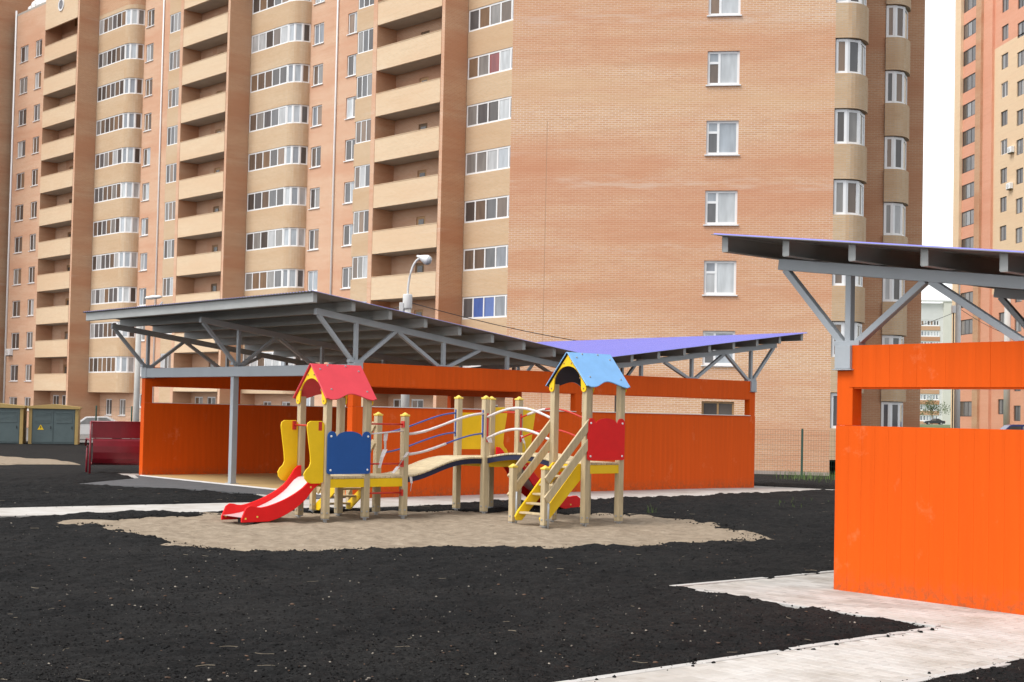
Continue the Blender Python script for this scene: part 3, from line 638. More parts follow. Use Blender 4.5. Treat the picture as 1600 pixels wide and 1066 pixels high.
# bridges
def bridge(P0, P1, side, zf, n, m_rail, up, dn, wrap):
    """P0,P1: ends of the centre line (u,v); zf(t); side: unit across"""
    P0, P1 = Vector(P0), Vector(P1); side = Vector(side); d = P1 - P0; along = Vector((d.x, d.y, 0)).normalized(); ln = d.length
    for i in range(n):
        t0, t1 = i / n, (i + 1) / n; a, b = P0 + d * (t0 + .0025), P0 + d * (t1 - .0025); w = S / 2 + .0
        za, zb = zf(t0), zf(t1); mb = MB(); pts = []
        for q, z in ((a, za), (b, zb)):
            for s_ in (-1, 1):
                for dz in (-.032, 0): p = Vector((q.x, q.y)) + side * w * s_; pts.append((p.x, p.y, z + dz))
        mb.v = pts; mb.f = [(0, 2, 3, 1), (4, 5, 7, 6), (0, 1, 5, 4), (2, 6, 7, 3), (1, 3, 7, 5), (0, 4, 6, 2)]; mb.m = [0] * 6
        mb.build('bridge_plank', [M_woodp], ps, bevel=.007, segs=1)
    for s_ in (-1, 1):
        T = np.linspace(0, 1, 17); o = [(t, zf(t) - .034) for t in T] + [(t, zf(t) - .11) for t in T[::-1]]; off = side * (S / 2 - .03) * s_
        MB().prism(o, lambda a, b, t: (*(P0 + d * a + off + side * t), b), -.015, .015).build('bridge_beam', [M_navy], ps)
        for fz, wr in ((up, wrap[0]), (dn, wrap[1])):
            off2 = side * (S / 2 - .0) * s_; pl = [(*(P0 + d * t + off2), fz(t)) for t in np.linspace(.03, .97, 19)]
            rl = MB().tube(pl, .0135, 8).build('rail', [m_rail], ps, smooth=True)
            for w0, w1, sides in wr:
                if s_ in sides:
                    k = [q for i, q in enumerate(pl) if w0 <= i / 18 <= w1]
                    MB().tube(k, [.019 + .004 * random.random() for _ in k], 8).build('protective_film', [M_film], rl, smooth=True)
        for end in (.03, .97):
            q = P0 + d * end + side * (S / 2) * s_
            MB().box(q.x - .014, q.x + .014, q.y - .014, q.y + .014, dn(end) - .06, up(end) + .06).build('rail_plate', [m_rail], ps)
sm = lambda t: t * t * (3 - 2 * t)
bridge((2 * S + .0, S / 2), (B2 - .0, S / 2), (0, 1), lambda t: D1 + (D2 - D1) * sm(min(1, t * 1.12)) + .05 * math.sin(math.pi * min(1, t * 1.1)) ** 2 * t, 17, M_bluet,
       lambda t: 1.25 + .34 * sm(t), lambda t: .94 + .33 * sm(t), ([(0, 1, (-1,))], [(.0, .55, (-1,))]))
bridge((B2 + S / 2, 0), (B2 + S / 2, TV + S), (-1, 0), lambda t: D2 + .09 * math.sin(math.pi * t), 17, M_redt,
       lambda t: 1.52 + .17 * math.sin(math.pi * t), lambda t: 1.18 + .18 * math.sin(math.pi * t), ([(0, 1, (1,)), (.1, .4, (-1,))], [(0, 1, (1,)), (.4, .6, (-1,))]))
# loose torn film hanging from the rails
def film_strip(pts, w):
    mb = MB(); 
    for i in range(len(pts) - 1):
        a, b = Vector(pts[i]), Vector(pts[i + 1]); o0 = Vector((w * (1 - .5 * i / len(pts)), .02 * math.sin(i * 2), 0)); mb.quad([a - o0, a + o0, b + o0 * .8, b - o0 * .8])
        mb.quad([a - o0 + Vector((0, .004, 0)), a + o0 + Vector((0, .004, 0)), b + o0 * .8 + Vector((0, .004, 0)), b - o0 * .8 + Vector((0, .004, 0))])
    mb.build('torn_film', [M_film], ps, fix=False)
film_strip([(1.04, -.03, 1.27), (1.02, -.04, 1.15), (1.03, -.03, 1.02), (.97, -.04, .90), (.93, -.03, .74)], .04)
film_strip([(2 * S + .02, -.07, .98), (2 * S - .05, -.08, .9), (2 * S - .16, -.07, .76), (2 * S - .25, -.06, .66)], .03)
film_strip([(2 * S + .10, -.05, .60), (2 * S + .11, -.06, .50), (2 * S + .10, -.05, .38)], .025)
film_strip([(B2 + S, -.08, 1.25), (B2 + S + .03, -.12, 1.12), (B2 + S + .1, -.10, .98)], .025)
film_strip([(B2 + .02, -.07, 1.2), (B2 + .04, -.09, 1.13)], .05)
MB().tube([(S + .06, -.03, 1.25), (1.05, -.05, 1.275), (2 * S - .05, -.03, 1.30)], .012, 6).build('protective_film', [M_film], ps, smooth=True)
# right tower with blue roof
tower(B2, TV, D2, 2.53, 2.01, M_blueroof, M_navy)
crown_panel(B2 - .03, B2 + S + .03, TV - .064, .935, 1.56, M_red, M_navy)
# stairs
run = .80
for v in (TV, TV + S):
    post(B2 - run, v, .80, True, .09)
    for z0 in (.64, .36): MB().bar((B2 - run - .02, v + (.055 if v > TV + .1 else -.055), z0), (B2 + .03, v + (.055 if v > TV + .1 else -.055), z0 + .86), .034, .125).build('handrail_board', [M_wood], ps, bevel=.01)
    vv = v + (-.09 if v > TV + .1 else .07)
    MB().prism([(B2 + .02, D2 - .02), (B2 + .02, D2 - .20), (B2 - .70, .03), (B2 - .80, .03), (B2 - .83, .09), (B2 - .78, .17), (B2 - .1, D2 - .02)], lambda a, b, t: (a, vv + t, b), -.016, .016).build('stringer', [M_yel], ps, bevel=.005, segs=1)
    MB().tube([(B2 - run + .03, v - .05, .45), (B2 - run + .03, v - .05, gl(B2 - run, v) - .1)], .017, 8).build('foot', [M_bolt], ps, smooth=True)
for i in range(6):
    z = .16 + i * .135; u = B2 - .70 + i * .125
    MB().box(u - .065, u + .065, TV + .09, TV + S - .11, z - .03, z).build('step', [M_wood], ps, bevel=.008)
# kerbs along the paved edges
kerbm = paint('kerb_concrete', (.48, .465, .445), .85, .08, 6, bump=.2, bscale=40)
def kerb_run(p, q, parent, n):
    p, q = np.array(p), np.array(q); L_ = np.linalg.norm(q - p) / n; a = math.atan2(*(q - p)[::-1])
    me = MB().box(.004, L_ - .004, -.04, .04, -.15, .006).mesh('kerb_stone', [kerbm], bevel=.006)
    for i in range(n):
        o = p + (q - p) * i / n; link('kerb_stone', me, parent, (o[0], o[1], float(gz(o[1])) + random.uniform(0, .004)), a)
kerb_run(near(2.0, -9), near(2.0, -1.27), pav, 8); kerb_run(near(-1, -1.27), near(2.0, -1.27), pav, 3); kerb_run(near(3.25, -9), near(3.25, -1.27), pav, 8); kerb_run(near(-1, 8), near(-1, -1.27), pav, 9)

# ------------------------------------------------------------------ brick tower with the big blank wall
TA = thing('brick_tower', 'tan brick apartment tower with one column of white windows and rounded corner bays', 'building', (-.26, 58.75, 0), R(-9.078))
FH = 2.82; TOPA = 24.0
sillA = [3.71 + FH * k for k in range(-1, 8)]
hol = [(7.97, 9.25, z, z + 1.37) for z in sillA if z + 1.37 < TOPA]
holes_wall(0, 13.0, -.9, TOPA, hol, 0, .16).build('wall', [BR_face], TA)
mb = MB(); mb.quad([(0, 0, -.9), (0, 22, -.9), (0, 22, TOPA), (0, 0, TOPA)]).quad([(0, 22, -.9), (17.5, 22, -.9), (17.5, 22, TOPA), (0, 22, TOPA)]).quad([(17.5, 9, -.9), (17.5, 22, -.9), (17.5, 22, TOPA), (17.5, 9, TOPA)]).quad([(0, 0, TOPA), (13, 0, TOPA), (17.5, 9, TOPA), (17.5, 22, TOPA), (0, 22, TOPA)])
mb.build('wall', [BR_face], TA)
MB().box(-.001, 13.002, -.015, .0, -.9, -.44).build('plinth', [paint('grey_plinth', (.36, .30, .26), .9, .15, 3)], TA)
MB().box(1.50, 1.518, -.004, .01, -.3, 13.6).build('expansion_joint', [paint('joint_brown', (.40, .24, .15), .9, .1, 3)], TA)
for i, (a, b, z0, z1) in enumerate(hol):
    if i == 0: window(TA, a, .07, z0, b - a, z1 - z0, (1, 1), fr=.075, fm=M_brown, glass=GL_dark)
    else: window(TA, a, .075, z0, b - a, z1 - z0, (.37, .63), fr=.095, trans={0: .66}, glass=(lambda i: GL_light if i else GL))
# stepped side with rounded bays
MB().quad([(14.28, 1.3, -.9), (14.28, 4.6, -.9), (14.28, 4.6, TOPA), (14.28, 1.3, TOPA)]).quad([(14.28, 4.6, -.9), (15.36, 4.6, -.9), (15.36, 4.6, TOPA), (14.28, 4.6, TOPA)]).quad([(16.41, 5.9, -.9), (16.41, 9, -.9), (16.41, 9, TOPA), (16.41, 5.9, TOPA)]).quad([(16.41, 9, -.9), (17.5, 9, -.9), (17.5, 9, TOPA), (16.41, 9, TOPA)]).build('side_wall', [BR_pier], TA)
def arc_bay(parent, x0, x1, y0, r, zs, wh, top, bot, brick_, facets=(0, .40, .72, 1.0), out=.10):
    """rounded bay: starts flush at x0, turns the corner to x1"""
    rx = (x1 - x0) * .62
    def plan(off):
        p = [(x0, y0 - off), (x1 - rx, y0 - off)]
        for q in np.linspace(-90, 0, 10)[1:]: p.append((x1 - rx + (rx + off) * math.cos(R(q)), y0 + r + (r + off) * math.sin(R(q))))
        return p
    P, Q = plan(0), plan(out); zz = [bot] + [z for s_ in zs for z in (s_, s_ + wh)] + [top]
    for i in range(0, len(zz), 2):
        a, b = zz[i], zz[i + 1]; mb = MB()
        for j in range(len(Q) - 1):
            (xa, ya), (xb, yb) = Q[j], Q[j + 1]; mb.quad([(xa, ya, a), (xb, yb, a), (xb, yb, b), (xa, ya, b)])
        for z in (a, b): mb.quad([(x, y, z) for x, y in Q] + [(x0, y0 + r, z)])
        mb.build('spandrel', [brick_], parent)
    # window facets
    seg = [P[0], P[1], P[5], P[-1]] ; seg[0] = (x0 + .02, y0)
    for z in zs:
        for j in range(3):
            (xa, ya), (xb, yb) = seg[j], seg[j + 1]; w = math.hypot(xb - xa, yb - ya)
            window(parent, xa, ya, z + .002, w, wh - .03, (1,), fr=.105, glass=(GL if j < 2 else GL_light), rz=math.atan2(yb - ya, xb - xa), sill=False, depth=.05)
    # inner wall that closes the bay behind the glass
    mb = MB()
    I = plan(-.09)
    for j in range(len(I) - 1): (xa, ya), (xb, yb) = I[j], I[j + 1]; mb.quad([(xa, ya, bot), (xb, yb, bot), (xb, yb, top), (xa, ya, top)])
    mb.build('bay_core', [M_slab], parent)
arc_bay(TA, 13.0, 14.28, .10, 1.2, [12.57 + FH * k for k in range(-4, 4)], 1.42, TOPA, .05, BR_band)
arc_bay(TA, 15.36, 16.41, 4.55, 1.25, [12.32 + FH * k for k in range(-4, 4)], 1.42, TOPA, .05, BR_band)

# ------------------------------------------------------------------ long apartment block on the left
LB = thing('long_apartment_block', 'long red and yellow brick apartment block with loggias and rounded glazed bays', 'building', (-4.33, 83.6, 0), R(42.3 - 90))
FB = 2.847; PER = 24.1; TOPB = 43.0; PC, PA = 2.9, 1.76; KB = range(0, 13)
sB = lambda k: 4.24 + FB * k
flat_h = []
for p in (-1, 0, 1):
    for t0, t1 in ((12.42, 13.85), (16.66, 17.88)):
        for k in range(-1, 13): flat_h.append((-(p * PER + t1), -(p * PER + t0), sB(k) - .25 + (.3 if k < 0 else 0), sB(k) + 1.17))
    for t0, t1 in ((19.6, 20.7), (22.0, 23.1)): flat_h.append((-(p * PER + t1), -(p * PER + t0), .75, 2.1))
    for t0, t1 in ((2.0, 3.2), (5.0, 6.2), (7.4, 8.6)): flat_h.append((-((p + 1) * PER + t1), -((p + 1) * PER + t0), .95, 2.35))
for t0, t1 in ((2.0, 3.2), (5.0, 6.2), (7.4, 8.6)): pass
holes_wall(-62.0, 8.0, -.9, TOPB, flat_h, PC, .15).build('wall', [BR_long], LB)
mb = MB().quad([(8, PC, -.9), (8, 17, -.9), (8, 17, TOPB), (8, PC, TOPB)]).quad([(-75, 17, -.9), (8, 17, -.9), (8, 17, TOPB), (-75, 17, TOPB)]).quad([(8, PC, TOPB), (8, 17, TOPB), (-75, 17, TOPB), (-62, PC, TOPB)])
mb.build('wall', [BR_long], LB)
for a, b, z0, z1 in flat_h:
    if -61 < a < 4: window(LB, a, PC + .07, z0, b - a, z1 - z0, (.48, .52), fr=.085, glass=(lambda i: random.choice((GL, GL, GL_light))))
for p in (0, 1):
    MB().tube([(-(p * PER + 14.97), PC - .07, -.4), (-(p * PER + 14.97), PC - .07, TOPB)], .07, 8).build('rain_pipe', [M_white], LB, smooth=True)
def loggia_block(p):
    x1 = -(p * PER + .05); x0 = x1 - 6.55; xb = x1 - 9.0 if p < 2 else x1 - 12.75        # x0..x1 balcony, xb..x0 windows
    parts = MB()
    # pier side (faces right), front strips, recess walls
    parts.quad([(x1, 0, -.9), (x1, PC, -.9), (x1, PC, TOPB), (x1, 0, TOPB)]).build('pier', [BR_pier], LB)
    MB().quad([(x1 - .28, 0, -.9), (x1, 0, -.9), (x1, 0, TOPB), (x1 - .28, 0, TOPB)]).quad([(x1 - .28, 0, -.9), (x1 - .28, 1.5, -.9), (x1 - .28, 1.5, TOPB), (x1 - .28, 0, TOPB)]).build('pier_edge', [BR_long], LB)
    doors = [(x0 + 2.4, x0 + 3.25, sB(k) - 1.35, sB(k) + .72) for k in KB]
    gw = [(x0 + a, x0 + a + 1.2, .95, 2.35) for a in (.5, 2.3, 4.5)]
    holes_wall(x0, x1 - .28, -.9, TOPB, doors + gw, 1.5, .10).build('loggia_back', [BR_long], LB)
    MB().quad([(x0, 0, -.9), (x0, 1.5, -.9), (x0, 1.5, TOPB), (x0, 0, TOPB)]).build('loggia_side', [BR_pier], LB)
    dm = MB().box(0, .85, 0, .05, 0, 2.07).mesh('door', [M_door], fix=False); pm = MB().box(0, .5, 0, .02, 0, .85).mesh('pane', [GL_dark], fix=False)
    for a, b, z0, z1 in gw: window(LB, a, 1.54, z0, b - a, z1 - z0, (.5, .5), fr=.085)
    for a, b, z0, z1 in doors:
        d = link('door', dm, LB, (a, 1.55, z0)); link('pane', pm, d, (.17, -.022, 1.05))
    for k in KB:
        T = sB(k) - .14; hpar = 1.36 if sB(k) < 31.5 or p < 2 else 1.36
        if sB(k) > 33.6 and p == 2: 
            if sB(k) < 36: MB().box(x0, x1 - .281, -.03, .12, T - 1.40, T + 6).build('parapet', [BR_yel], LB); c_ = MB().lathe([(.0, .0), (.55, .0), (.55, .06), (.40, .06), (.40, .0)], 24).build('round_window', [M_white], LB); c_.matrix_local = Matrix.Translation((x0 + 3.1, -.035, T + .25)) @ Matrix.Rotation(R(90), 4, 'X'); g_ = MB().lathe([(.40, .02), (.40, .04)], 24).build('pane', [GL_light], c_)
            continue
        MB().box(x0, x1 - .281, -.03, .12, T - 1.40, T).box(x0, x1 - .281, -.05, .14, T + .001, T + .035).build('parapet', [BR_yel], LB)
        MB().box(x0, x1 - .282, .121, 1.499, T - 1.42, T - 1.24).build('slab', [M_slab], LB)
    if p < 2: MB().box(x0 - .40, x0 - .003, -.05, -.002, -.9, TOPB).build('pier_strip', [BR_long], LB)
    # glazed end of the block
    if p < 2:
        wl_, wr_ = xb + .12, x0 - .42; rects = [(wl_, wr_, sB(k) - .14, sB(k) + 1.28) for k in KB]
        holes_wall(xb + .35, x0, -.9, TOPB, [(max(wl_, xb + .35), wr_, c, d) for _, _, c, d in rects], 0, .10).build('bay_wall', [BR_band], LB)
        q = [(xb, .35), (xb + .10, .10), (xb + .35, 0)]; zz = [-.9] + [z for r_ in rects for z in r_[2:]] + [TOPB]
        for i in range(0, len(zz) - 1, 2):
            mb = MB()
            for (xa, ya), (xc, yc) in zip(q[:-1], q[1:]): mb.quad([(xa, ya, zz[i]), (xc, yc, zz[i]), (xc, yc, zz[i + 1]), (xa, ya, zz[i + 1])])
            mb.build('spandrel', [BR_band], LB)
        MB().quad([(xb, .35, -.9), (xb, PC, -.9), (xb, PC, TOPB), (xb, .35, TOPB)]).build('block_end', [BR_pier], LB)
        for _, _, z0, z1 in rects:
            window(LB, xb + .36, .03, z0, wr_ - xb - .37, z1 - z0, (1, 1, 1), fr=.07, sill=False)
            w = math.hypot(.33, .34); window(LB, xb + .02, .36, z0, w, z1 - z0, (1,), fr=.06, rz=math.atan2(-.33, .34), sill=False, glass=GL_light)
    else:
        rects = []
        for t0, t1 in ((7.2, 8.5), (10.0, 11.7)):
            for k in range(-1, 11): rects.append((x1 + .05 - t1, x1 + .05 - t0, sB(k) - .72 + (.3 if k < 0 else 0), sB(k) + .72))
        holes_wall(xb, x0, -.9, 36.4, rects, 0, .15).build('wall', [BR_long], LB)
        MB().quad([(xb, 0, 36.4), (x0, 0, 36.4), (x0, PC, 36.4), (xb, PC, 36.4)]).box(xb, x0 - .003, .0, .25, 36.402, 36.6).build('terrace', [M_slab], LB)
        for a, b, z0, z1 in rects: window(LB, a, .07, z0, b - a, z1 - z0, (.5, .5), fr=.075)
        MB().quad([(x0, 0, 36.4), (x0, PC, 36.4), (x0, PC, TOPB), (x0, 0, TOPB)]).build('block_end', [BR_pier], LB)
        MB().tube([(xb + .18, -.09, -.3), (xb + .18, -.09, 36.9)], .09, 8).build('rain_pipe', [M_white], LB, smooth=True)
for p in (0, 1, 2): loggia_block(p)
def long_bay(p):
    xr, xs_ = -(p * PER + 18.2), -(p * PER + 19.35); xl = -((p + 1) * PER + .02); rad = PC - PA
    plan = [(xl, PA), (xs_, PA)] + [(xs_ + rad * math.sin(R(q)), PC - rad * math.cos(R(q))) for q in range(10, 91, 10)]
    def off(d): return [(xl, PA + d), (xs_, PA + d)] + [(xs_ + (rad - d) * math.sin(R(q)), PC - (rad - d) * math.cos(R(q))) for q in range(10, 91, 10)]
    ks = [k for k in KB if sB(k) < 33.5]; zz = [2.62]
    for k in ks: zz += [sB(k), sB(k) + 1.32]
    zz.append(zz[-1] + .35)
    for i in range(0, len(zz), 2):
        mb = MB()
        for (a, b), (c, d) in zip(plan[:-1], plan[1:]): mb.quad([(a, b, zz[i]), (c, d, zz[i]), (c, d, zz[i + 1]), (a, b, zz[i + 1])])
        for z in (zz[i], zz[i + 1]): mb.quad([(x, y, z) for x, y in plan] + [(xl, PC, z)])
        mb.build('spandrel', [BR_band], LB)
    mb = MB(); a_ = off(.16)
    for (a, b), (c, d) in zip(a_[:-1], a_[1:]): mb.quad([(a, b, 2.7), (c, d, 2.7), (c, d, zz[-1]), (a, b, zz[-1])])
    mb.build('bay_core', [M_slab], LB)
    if zz[-1] < TOPB: # brick crown above the top bay
        mb = MB(); a_ = off(-.004)
        for (a, b), (c, d) in zip(a_[:-1], a_[1:]): mb.quad([(a, b, zz[-1]), (c, d, zz[-1]), (c, d, TOPB), (a, b, TOPB)])
        mb.build('crown', [BR_pier], LB)
    fa = off(.05); facets = [fa[1], fa[4], fa[7], fa[-1]]; npan = 5 if p < 1 else 6
    for k in ks:
        z = sB(k)
        window(LB, xl + .02, PA + .03, z + .003, xs_ - xl - .02, 1.31, (1,) * npan, fr=.10, sill=False, glass=(lambda i: (GL_blue if (p == -1 and k == 1 and i in (1, 2)) else GL_laundry if (p == -1 and k == 6 and i == 2) else (GL_light if (p == -1 and i > 2 and random.random() < .8) else GL))))
        for j in range(3):
            (a, b), (c, d) = facets[j], facets[j + 1]
            window(LB, a, b, z + .003, math.hypot(c - a, d - b), 1.31, (1,), fr=.095, rz=math.atan2(d - b, c - a), sill=False, glass=(GL_light if j < 2 else GL))
for p in (-1, 0, 1): long_bay(p)
# wing that comes forward at the far left
MB().quad([(-60.9 - .95, -16, -.9), (-60.9 - .95, 3.2, -.9), (-60.9 - .95, 3.2, TOPB), (-60.9 - .95, -16, TOPB)]).quad([(-75, -16, -.9), (-61.85, -16, -.9), (-61.85, -16, TOPB), (-75, -16, TOPB)]).quad([(-75, -16, -.9), (-75, 17, -.9), (-75, 17, TOPB), (-75, -16, TOPB)]).quad([(-75, -16, TOPB), (-61.85, -16, TOPB), (-61.85, 3.2, TOPB), (-62, 17, TOPB), (-75, 17, TOPB)]).build('wing', [BR_pier], LB)

# ------------------------------------------------------------------ coral and beige tower at the right edge
def rotz_of(d): return math.atan2(d[1], d[0])
TC = thing('coral_tower', 'coral and beige tower block at the right edge with glazed loggias and small windows', 'building', (46.25, 149.6, 0), rotz_of((.09, -.996)))
TOPC = 52.0; FC = 2.8
lz = [2.3 + FC * k for k in range(17)]
mb = MB().box(-.6, .9, -.3, 1, -.9, TOPC); mb.build('corner_pilaster', [BR_beige], TC)
hl = [(.9, 5.1, z, z + 1.55) for z in lz]
holes_wall(.9, 5.2, -.9, TOPC, hl, 0, .12).build('wall', [BR_coral], TC)
for a, b, z0, z1 in hl: window(TC, a, .05, z0, b - a, z1 - z0, (1, 1, 1, 1), fr=.09, fm=M_dark, glass=GL_dark, sill=False)
MB().box(5.2, 6.5, -.5, .6, -.9, TOPC).build('pier', [BR_pier], TC); MB().box(6.5, 8.6, -.25, .8, -.9, TOPC).build('pilaster', [BR_coral], TC)
wins = []
for ci, (x_, dz) in enumerate(((10.2, 0), (13.7, -.62), (17.6, 0), (21.0, -.62), (24.6, 0))):
    for k in range(17): wins.append((x_, x_ + 1.5, 2.55 + FC * k + dz, 2.55 + FC * k + dz + 1.45))
for z0, z1, m in ((-.9, 14.3, BR_coral), (14.3, 38.6, BR_beige), (38.6, TOPC, BR_coral)):
    holes_wall(8.6, 28, z0, z1, [(a, b, max(c, z0), min(d, z1)) for a, b, c, d in wins if d > z0 and c < z1], 0, .2).build('wall', [m], TC)
for a, b, z0, z1 in wins: window(TC, a, .09, z0, b - a, z1 - z0, (.5, .5), fr=.07, fm=(M_white if random.random() < .25 else M_dark), glass=GL_dark, sill=False)
mb = MB(); mb.quad([(-.6, .99, -.9), (-.6, 18, -.9), (-.6, 18, TOPC), (-.6, .99, TOPC)]).quad([(28, 0, -.9), (28, 18, -.9), (28, 18, TOPC), (28, 0, TOPC)]).quad([(-.6, 18, -.9), (28, 18, -.9), (28, 18, TOPC), (-.6, 18, TOPC)]).quad([(-.6, 0, TOPC), (28, 0, TOPC), (28, 18, TOPC), (-.6, 18, TOPC)]); mb.build('wall', [BR_beige], TC)
MB().tube([(12.6, -.12, -.4), (12.6, -.12, 14)], .35, 10).build('duct', [M_ltile], TC, smooth=True)
def ac_unit(parent_m, x, y, z, label):
    o = thing('air_conditioner', label, 'air conditioner'); o.matrix_world = parent_m @ Matrix.Translation((x, y, z))
    MB().box(0, .85, -.34, 0, 0, .58).build('casing', [M_white], o, bevel=.02)
    MB().lathe([(.21, 0), (.21, .02), (.05, .03)], 16).build('fan_grille', [M_lamp], o).matrix_local = Matrix.Translation((.34, -.341, .29)) @ Matrix.Rotation(R(90), 4, 'X')
    MB().box(.05, .09, -.3, .0, -.08, -.003).box(.74, .78, -.3, 0, -.08, -.003).build('bracket', [M_dark], o)
bpy.context.view_layer.update()
ac_unit(TC.matrix_world, 12.5, -.02, 27.55, 'upper white air conditioner hung under a window of the coral tower')
ac_unit(TC.matrix_world, 12.3, -.02, 24.1, 'lower white air conditioner hung on the coral tower facade')
ac_unit(LB.matrix_world, -60.2, -.02, 5.8, 'white air conditioner at the far left on the long brick block')
# ------------------------------------------------------------------ pale building in the gap
WB = thing('pale_apartment_block', 'pale far apartment block with brick bands seen in the gap between the two towers', 'building', (107.0, 390, 0), R(-6))
M_pale = paint('pale_render', (.62, .63, .62), .9, .05, .4)
rows = [2.0 + 2.87 * k for k in range(10)]
holes_wall(0, 9.6, -1, 34, [(.5, 8.6, z, z + 1.6) for z in rows], 0, .2).build('wall', [M_pale], WB)
for z in rows:
    window(WB, .5, .08, z, 8.1, 1.6, (1,) * 10, fr=.26, glass=GL_light if z < 25 else GL, sill=False)
    MB().box(.2, 8.8, -.1, -.003, z - 1.2, z - .08).build('brick_band', [BR_pier], WB)
MB().box(9.6, 12, -.8, 14, -1, 34.4).build('stair_wall', [paint('cream_render', (.60, .60, .54), .9, .05, .4)], WB)
holes_wall(12, 24, -1, 31, [(13.5, 15.6, z, z + 1.6) for z in rows], 3, .2).build('wall', [M_pale], WB)
for z in rows: window(WB, 13.5, 3.08, z, 2.1, 1.6, (1, 1), fr=.16, glass=GL_dark, sill=False)
MB().quad([(0, 0, 34), (9.6, 0, 34), (9.6, 16, 34), (0, 16, 34)]).quad([(0, 0, -1), (0, 16, -1), (0, 16, 34), (0, 0, 34)]).quad([(0, 16, -1), (24, 16, -1), (24, 16, 31), (0, 16, 31)]).quad([(12, 3, 31), (24, 3, 31), (24, 16, 31), (12, 16, 31)]).build('wall', [M_pale], WB)
MB().box(-.2, 12.2, -1.0, .1, 34.402, 34.8).build('cornice', [M_pale], WB)

# ------------------------------------------------------------------ far ground
M_grass = paint('grass', (.10, .135, .045), .95, .35, .35, bump=.5, bscale=3)
def quad_sheet(name, pts, mat): 
    me = bpy.data.meshes.new(name); me.from_pydata(pts, [], [tuple(range(len(pts)))]); me.materials.append(mat); return tag(link(name, me), kind='structure')
bx = np.linspace(28, 190, 60); by = np.linspace(85, 470, 90); BX, BY = np.meshgrid(bx, by)
BZ = -.60 + np.clip((BY - 85) * .0215, 0, 1.75) + .12 * vnoise(BX, BY, .12, 31) * sstep(85, 120, BY)
tag(grid_obj('grass_bank', bx, by, BZ, M_grass), kind='structure')
quad_sheet('road', [(60, 300, 1.22), (190, 296, 1.22), (190, 306, 1.24), (60, 310, 1.24)], paint('road_asphalt', (.33, .33, .34), .9, .1, .5))
quad_sheet('yard_asphalt', [(-70, 84, -.535), (-20, 80, -.535), (28, 80, -.535), (28, 84, -.535), (-8, 110, -.535), (-70, 140, -.535)], paint('yard_asphalt', (.17, .165, .16), .95, .15, .4))
sp = np.array([(-22.5, 60.5), (-17.0, 53.5), (-14.2, 46.5), (-12.3, 40.9), (-13.6, 38.6), (-17, 40), (-24, 52)])
px_ = np.arange(-25, -11, .2); py_ = np.arange(37, 62, .25); PX, PY = np.meshgrid(px_, py_); pz = sdf(sp, PX, PY) + .5 * vnoise(PX, PY, .7, 41)
tag(grid_obj('sand_strip', px_, py_, gz(PY) + .05 - .12 * sstep(-.2, .5, pz) + .03 * vnoise(PX, PY, 1.5, 42), M_sand, keep=pz < .5), kind='structure')

# ------------------------------------------------------------------ lamps, pole, cables
def street_lamp(label, x, y, top, reach, hz, side, r=.11):
    t = thing('street_lamp', label, 'street lamp', (x, y, float(gz(y))), group='street lamps'); g = float(gz(y)); top -= g; hz -= g
    MB().tube([(0, 0, -.3), (0, 0, top)], [r * 1.25, r], 12).build('pole', [M_conc], t, smooth=True)
    MB().box(-r - .13, -r + .01, -.12, .12, top - .55, top - .25).build('junction_box', [M_lamp], t, bevel=.02)
    MB().tube([(0, 0, top - .45), (0, 0, top - .40), (0, 0, top - .02), (0, 0, top + .02)], [r + .02, r + .03, r + .03, r + .015], 12).build('clamp', [M_lamp], t, smooth=True)
    pts = [(0, 0, top - .1)] + [(side * reach * (1 - math.cos(R(q))) * .9, 0, top + (hz - top) * math.sin(R(q))) for q in range(0, 91, 10)]
    a = MB().tube(pts, .035, 8).build('arm', [M_lamp], t, smooth=True)
    e = Vector(pts[-1]); h = MB().lathe([(.03, -.24), (.05, -.16), (.10, -.06), (.15, .06), (.16, .12), (.155, .14)], 16).build('lamp_head', [M_white], t, smooth=True)
    h.matrix_local = Matrix.Translation(e + Vector((side * .1, 0, 0))) @ Matrix.Rotation(R(110) * side, 4, 'Y')
    b = MB().lathe([(.15, .142), (.145, .18), (.11, .23), (.05, .26), (.01, .265)], 16).build('lens', [GL_light], h, smooth=True)
    return t
street_lamp('grey concrete street lamp with curved arm rising behind the farther pavilion roof near the middle', -3.32, 45, 5.25, .42, 6.40, 1, .12)
t2 = thing('street_lamp', 'street lamp with long white head above the left end of the pavilion roof', 'street lamp', (-13.02, 50, -.5), group='street lamps')
MB().tube([(0, 0, -.3), (0, 0, 5.35)], [.115, .095], 12).build('pole', [M_conc], t2, smooth=True)
MB().tube([(0, 0, 5.2), (.3, 0, 5.35), (.62, 0, 5.5), (.80, 0, 5.72)], .035, 8).build('arm', [M_lamp], t2, smooth=True)
MB().lathe([(.02, -.45), (.10, -.38), (.13, -.1), (.11, .2), (.05, .34)], 12).build('lamp_head', [M_white], t2, smooth=True).matrix_local = Matrix.Translation((.52, 0, 5.88)) @ Matrix.Rotation(R(84), 4, 'Y') @ Matrix.Diagonal((.55, .9, .75, 1))
t3 = thing('utility_pole', 'pale concrete utility pole with a small box seen behind the nearer pavilion', 'pole', (23.25, 75, -.56))
MB().tube([(0, 0, -.2), (0, 0, 8.5)], [.17, .14], 12).build('shaft', [M_lamp], t3, smooth=True)
MB().tube([(.05, 0, 8.4), (.05, 0, 9.6)], .04, 8).build('conduit', [M_lamp], t3, smooth=True)
MB().box(-.34, -.15, -.12, .12, 7.9, 8.3).build('junction_box', [M_white], t3, bevel=.02); MB().tube([(-.24, 0, 0), (-.24, 0, 7.9)], .03, 6).build('cable_duct', [M_dark], t3, smooth=True)
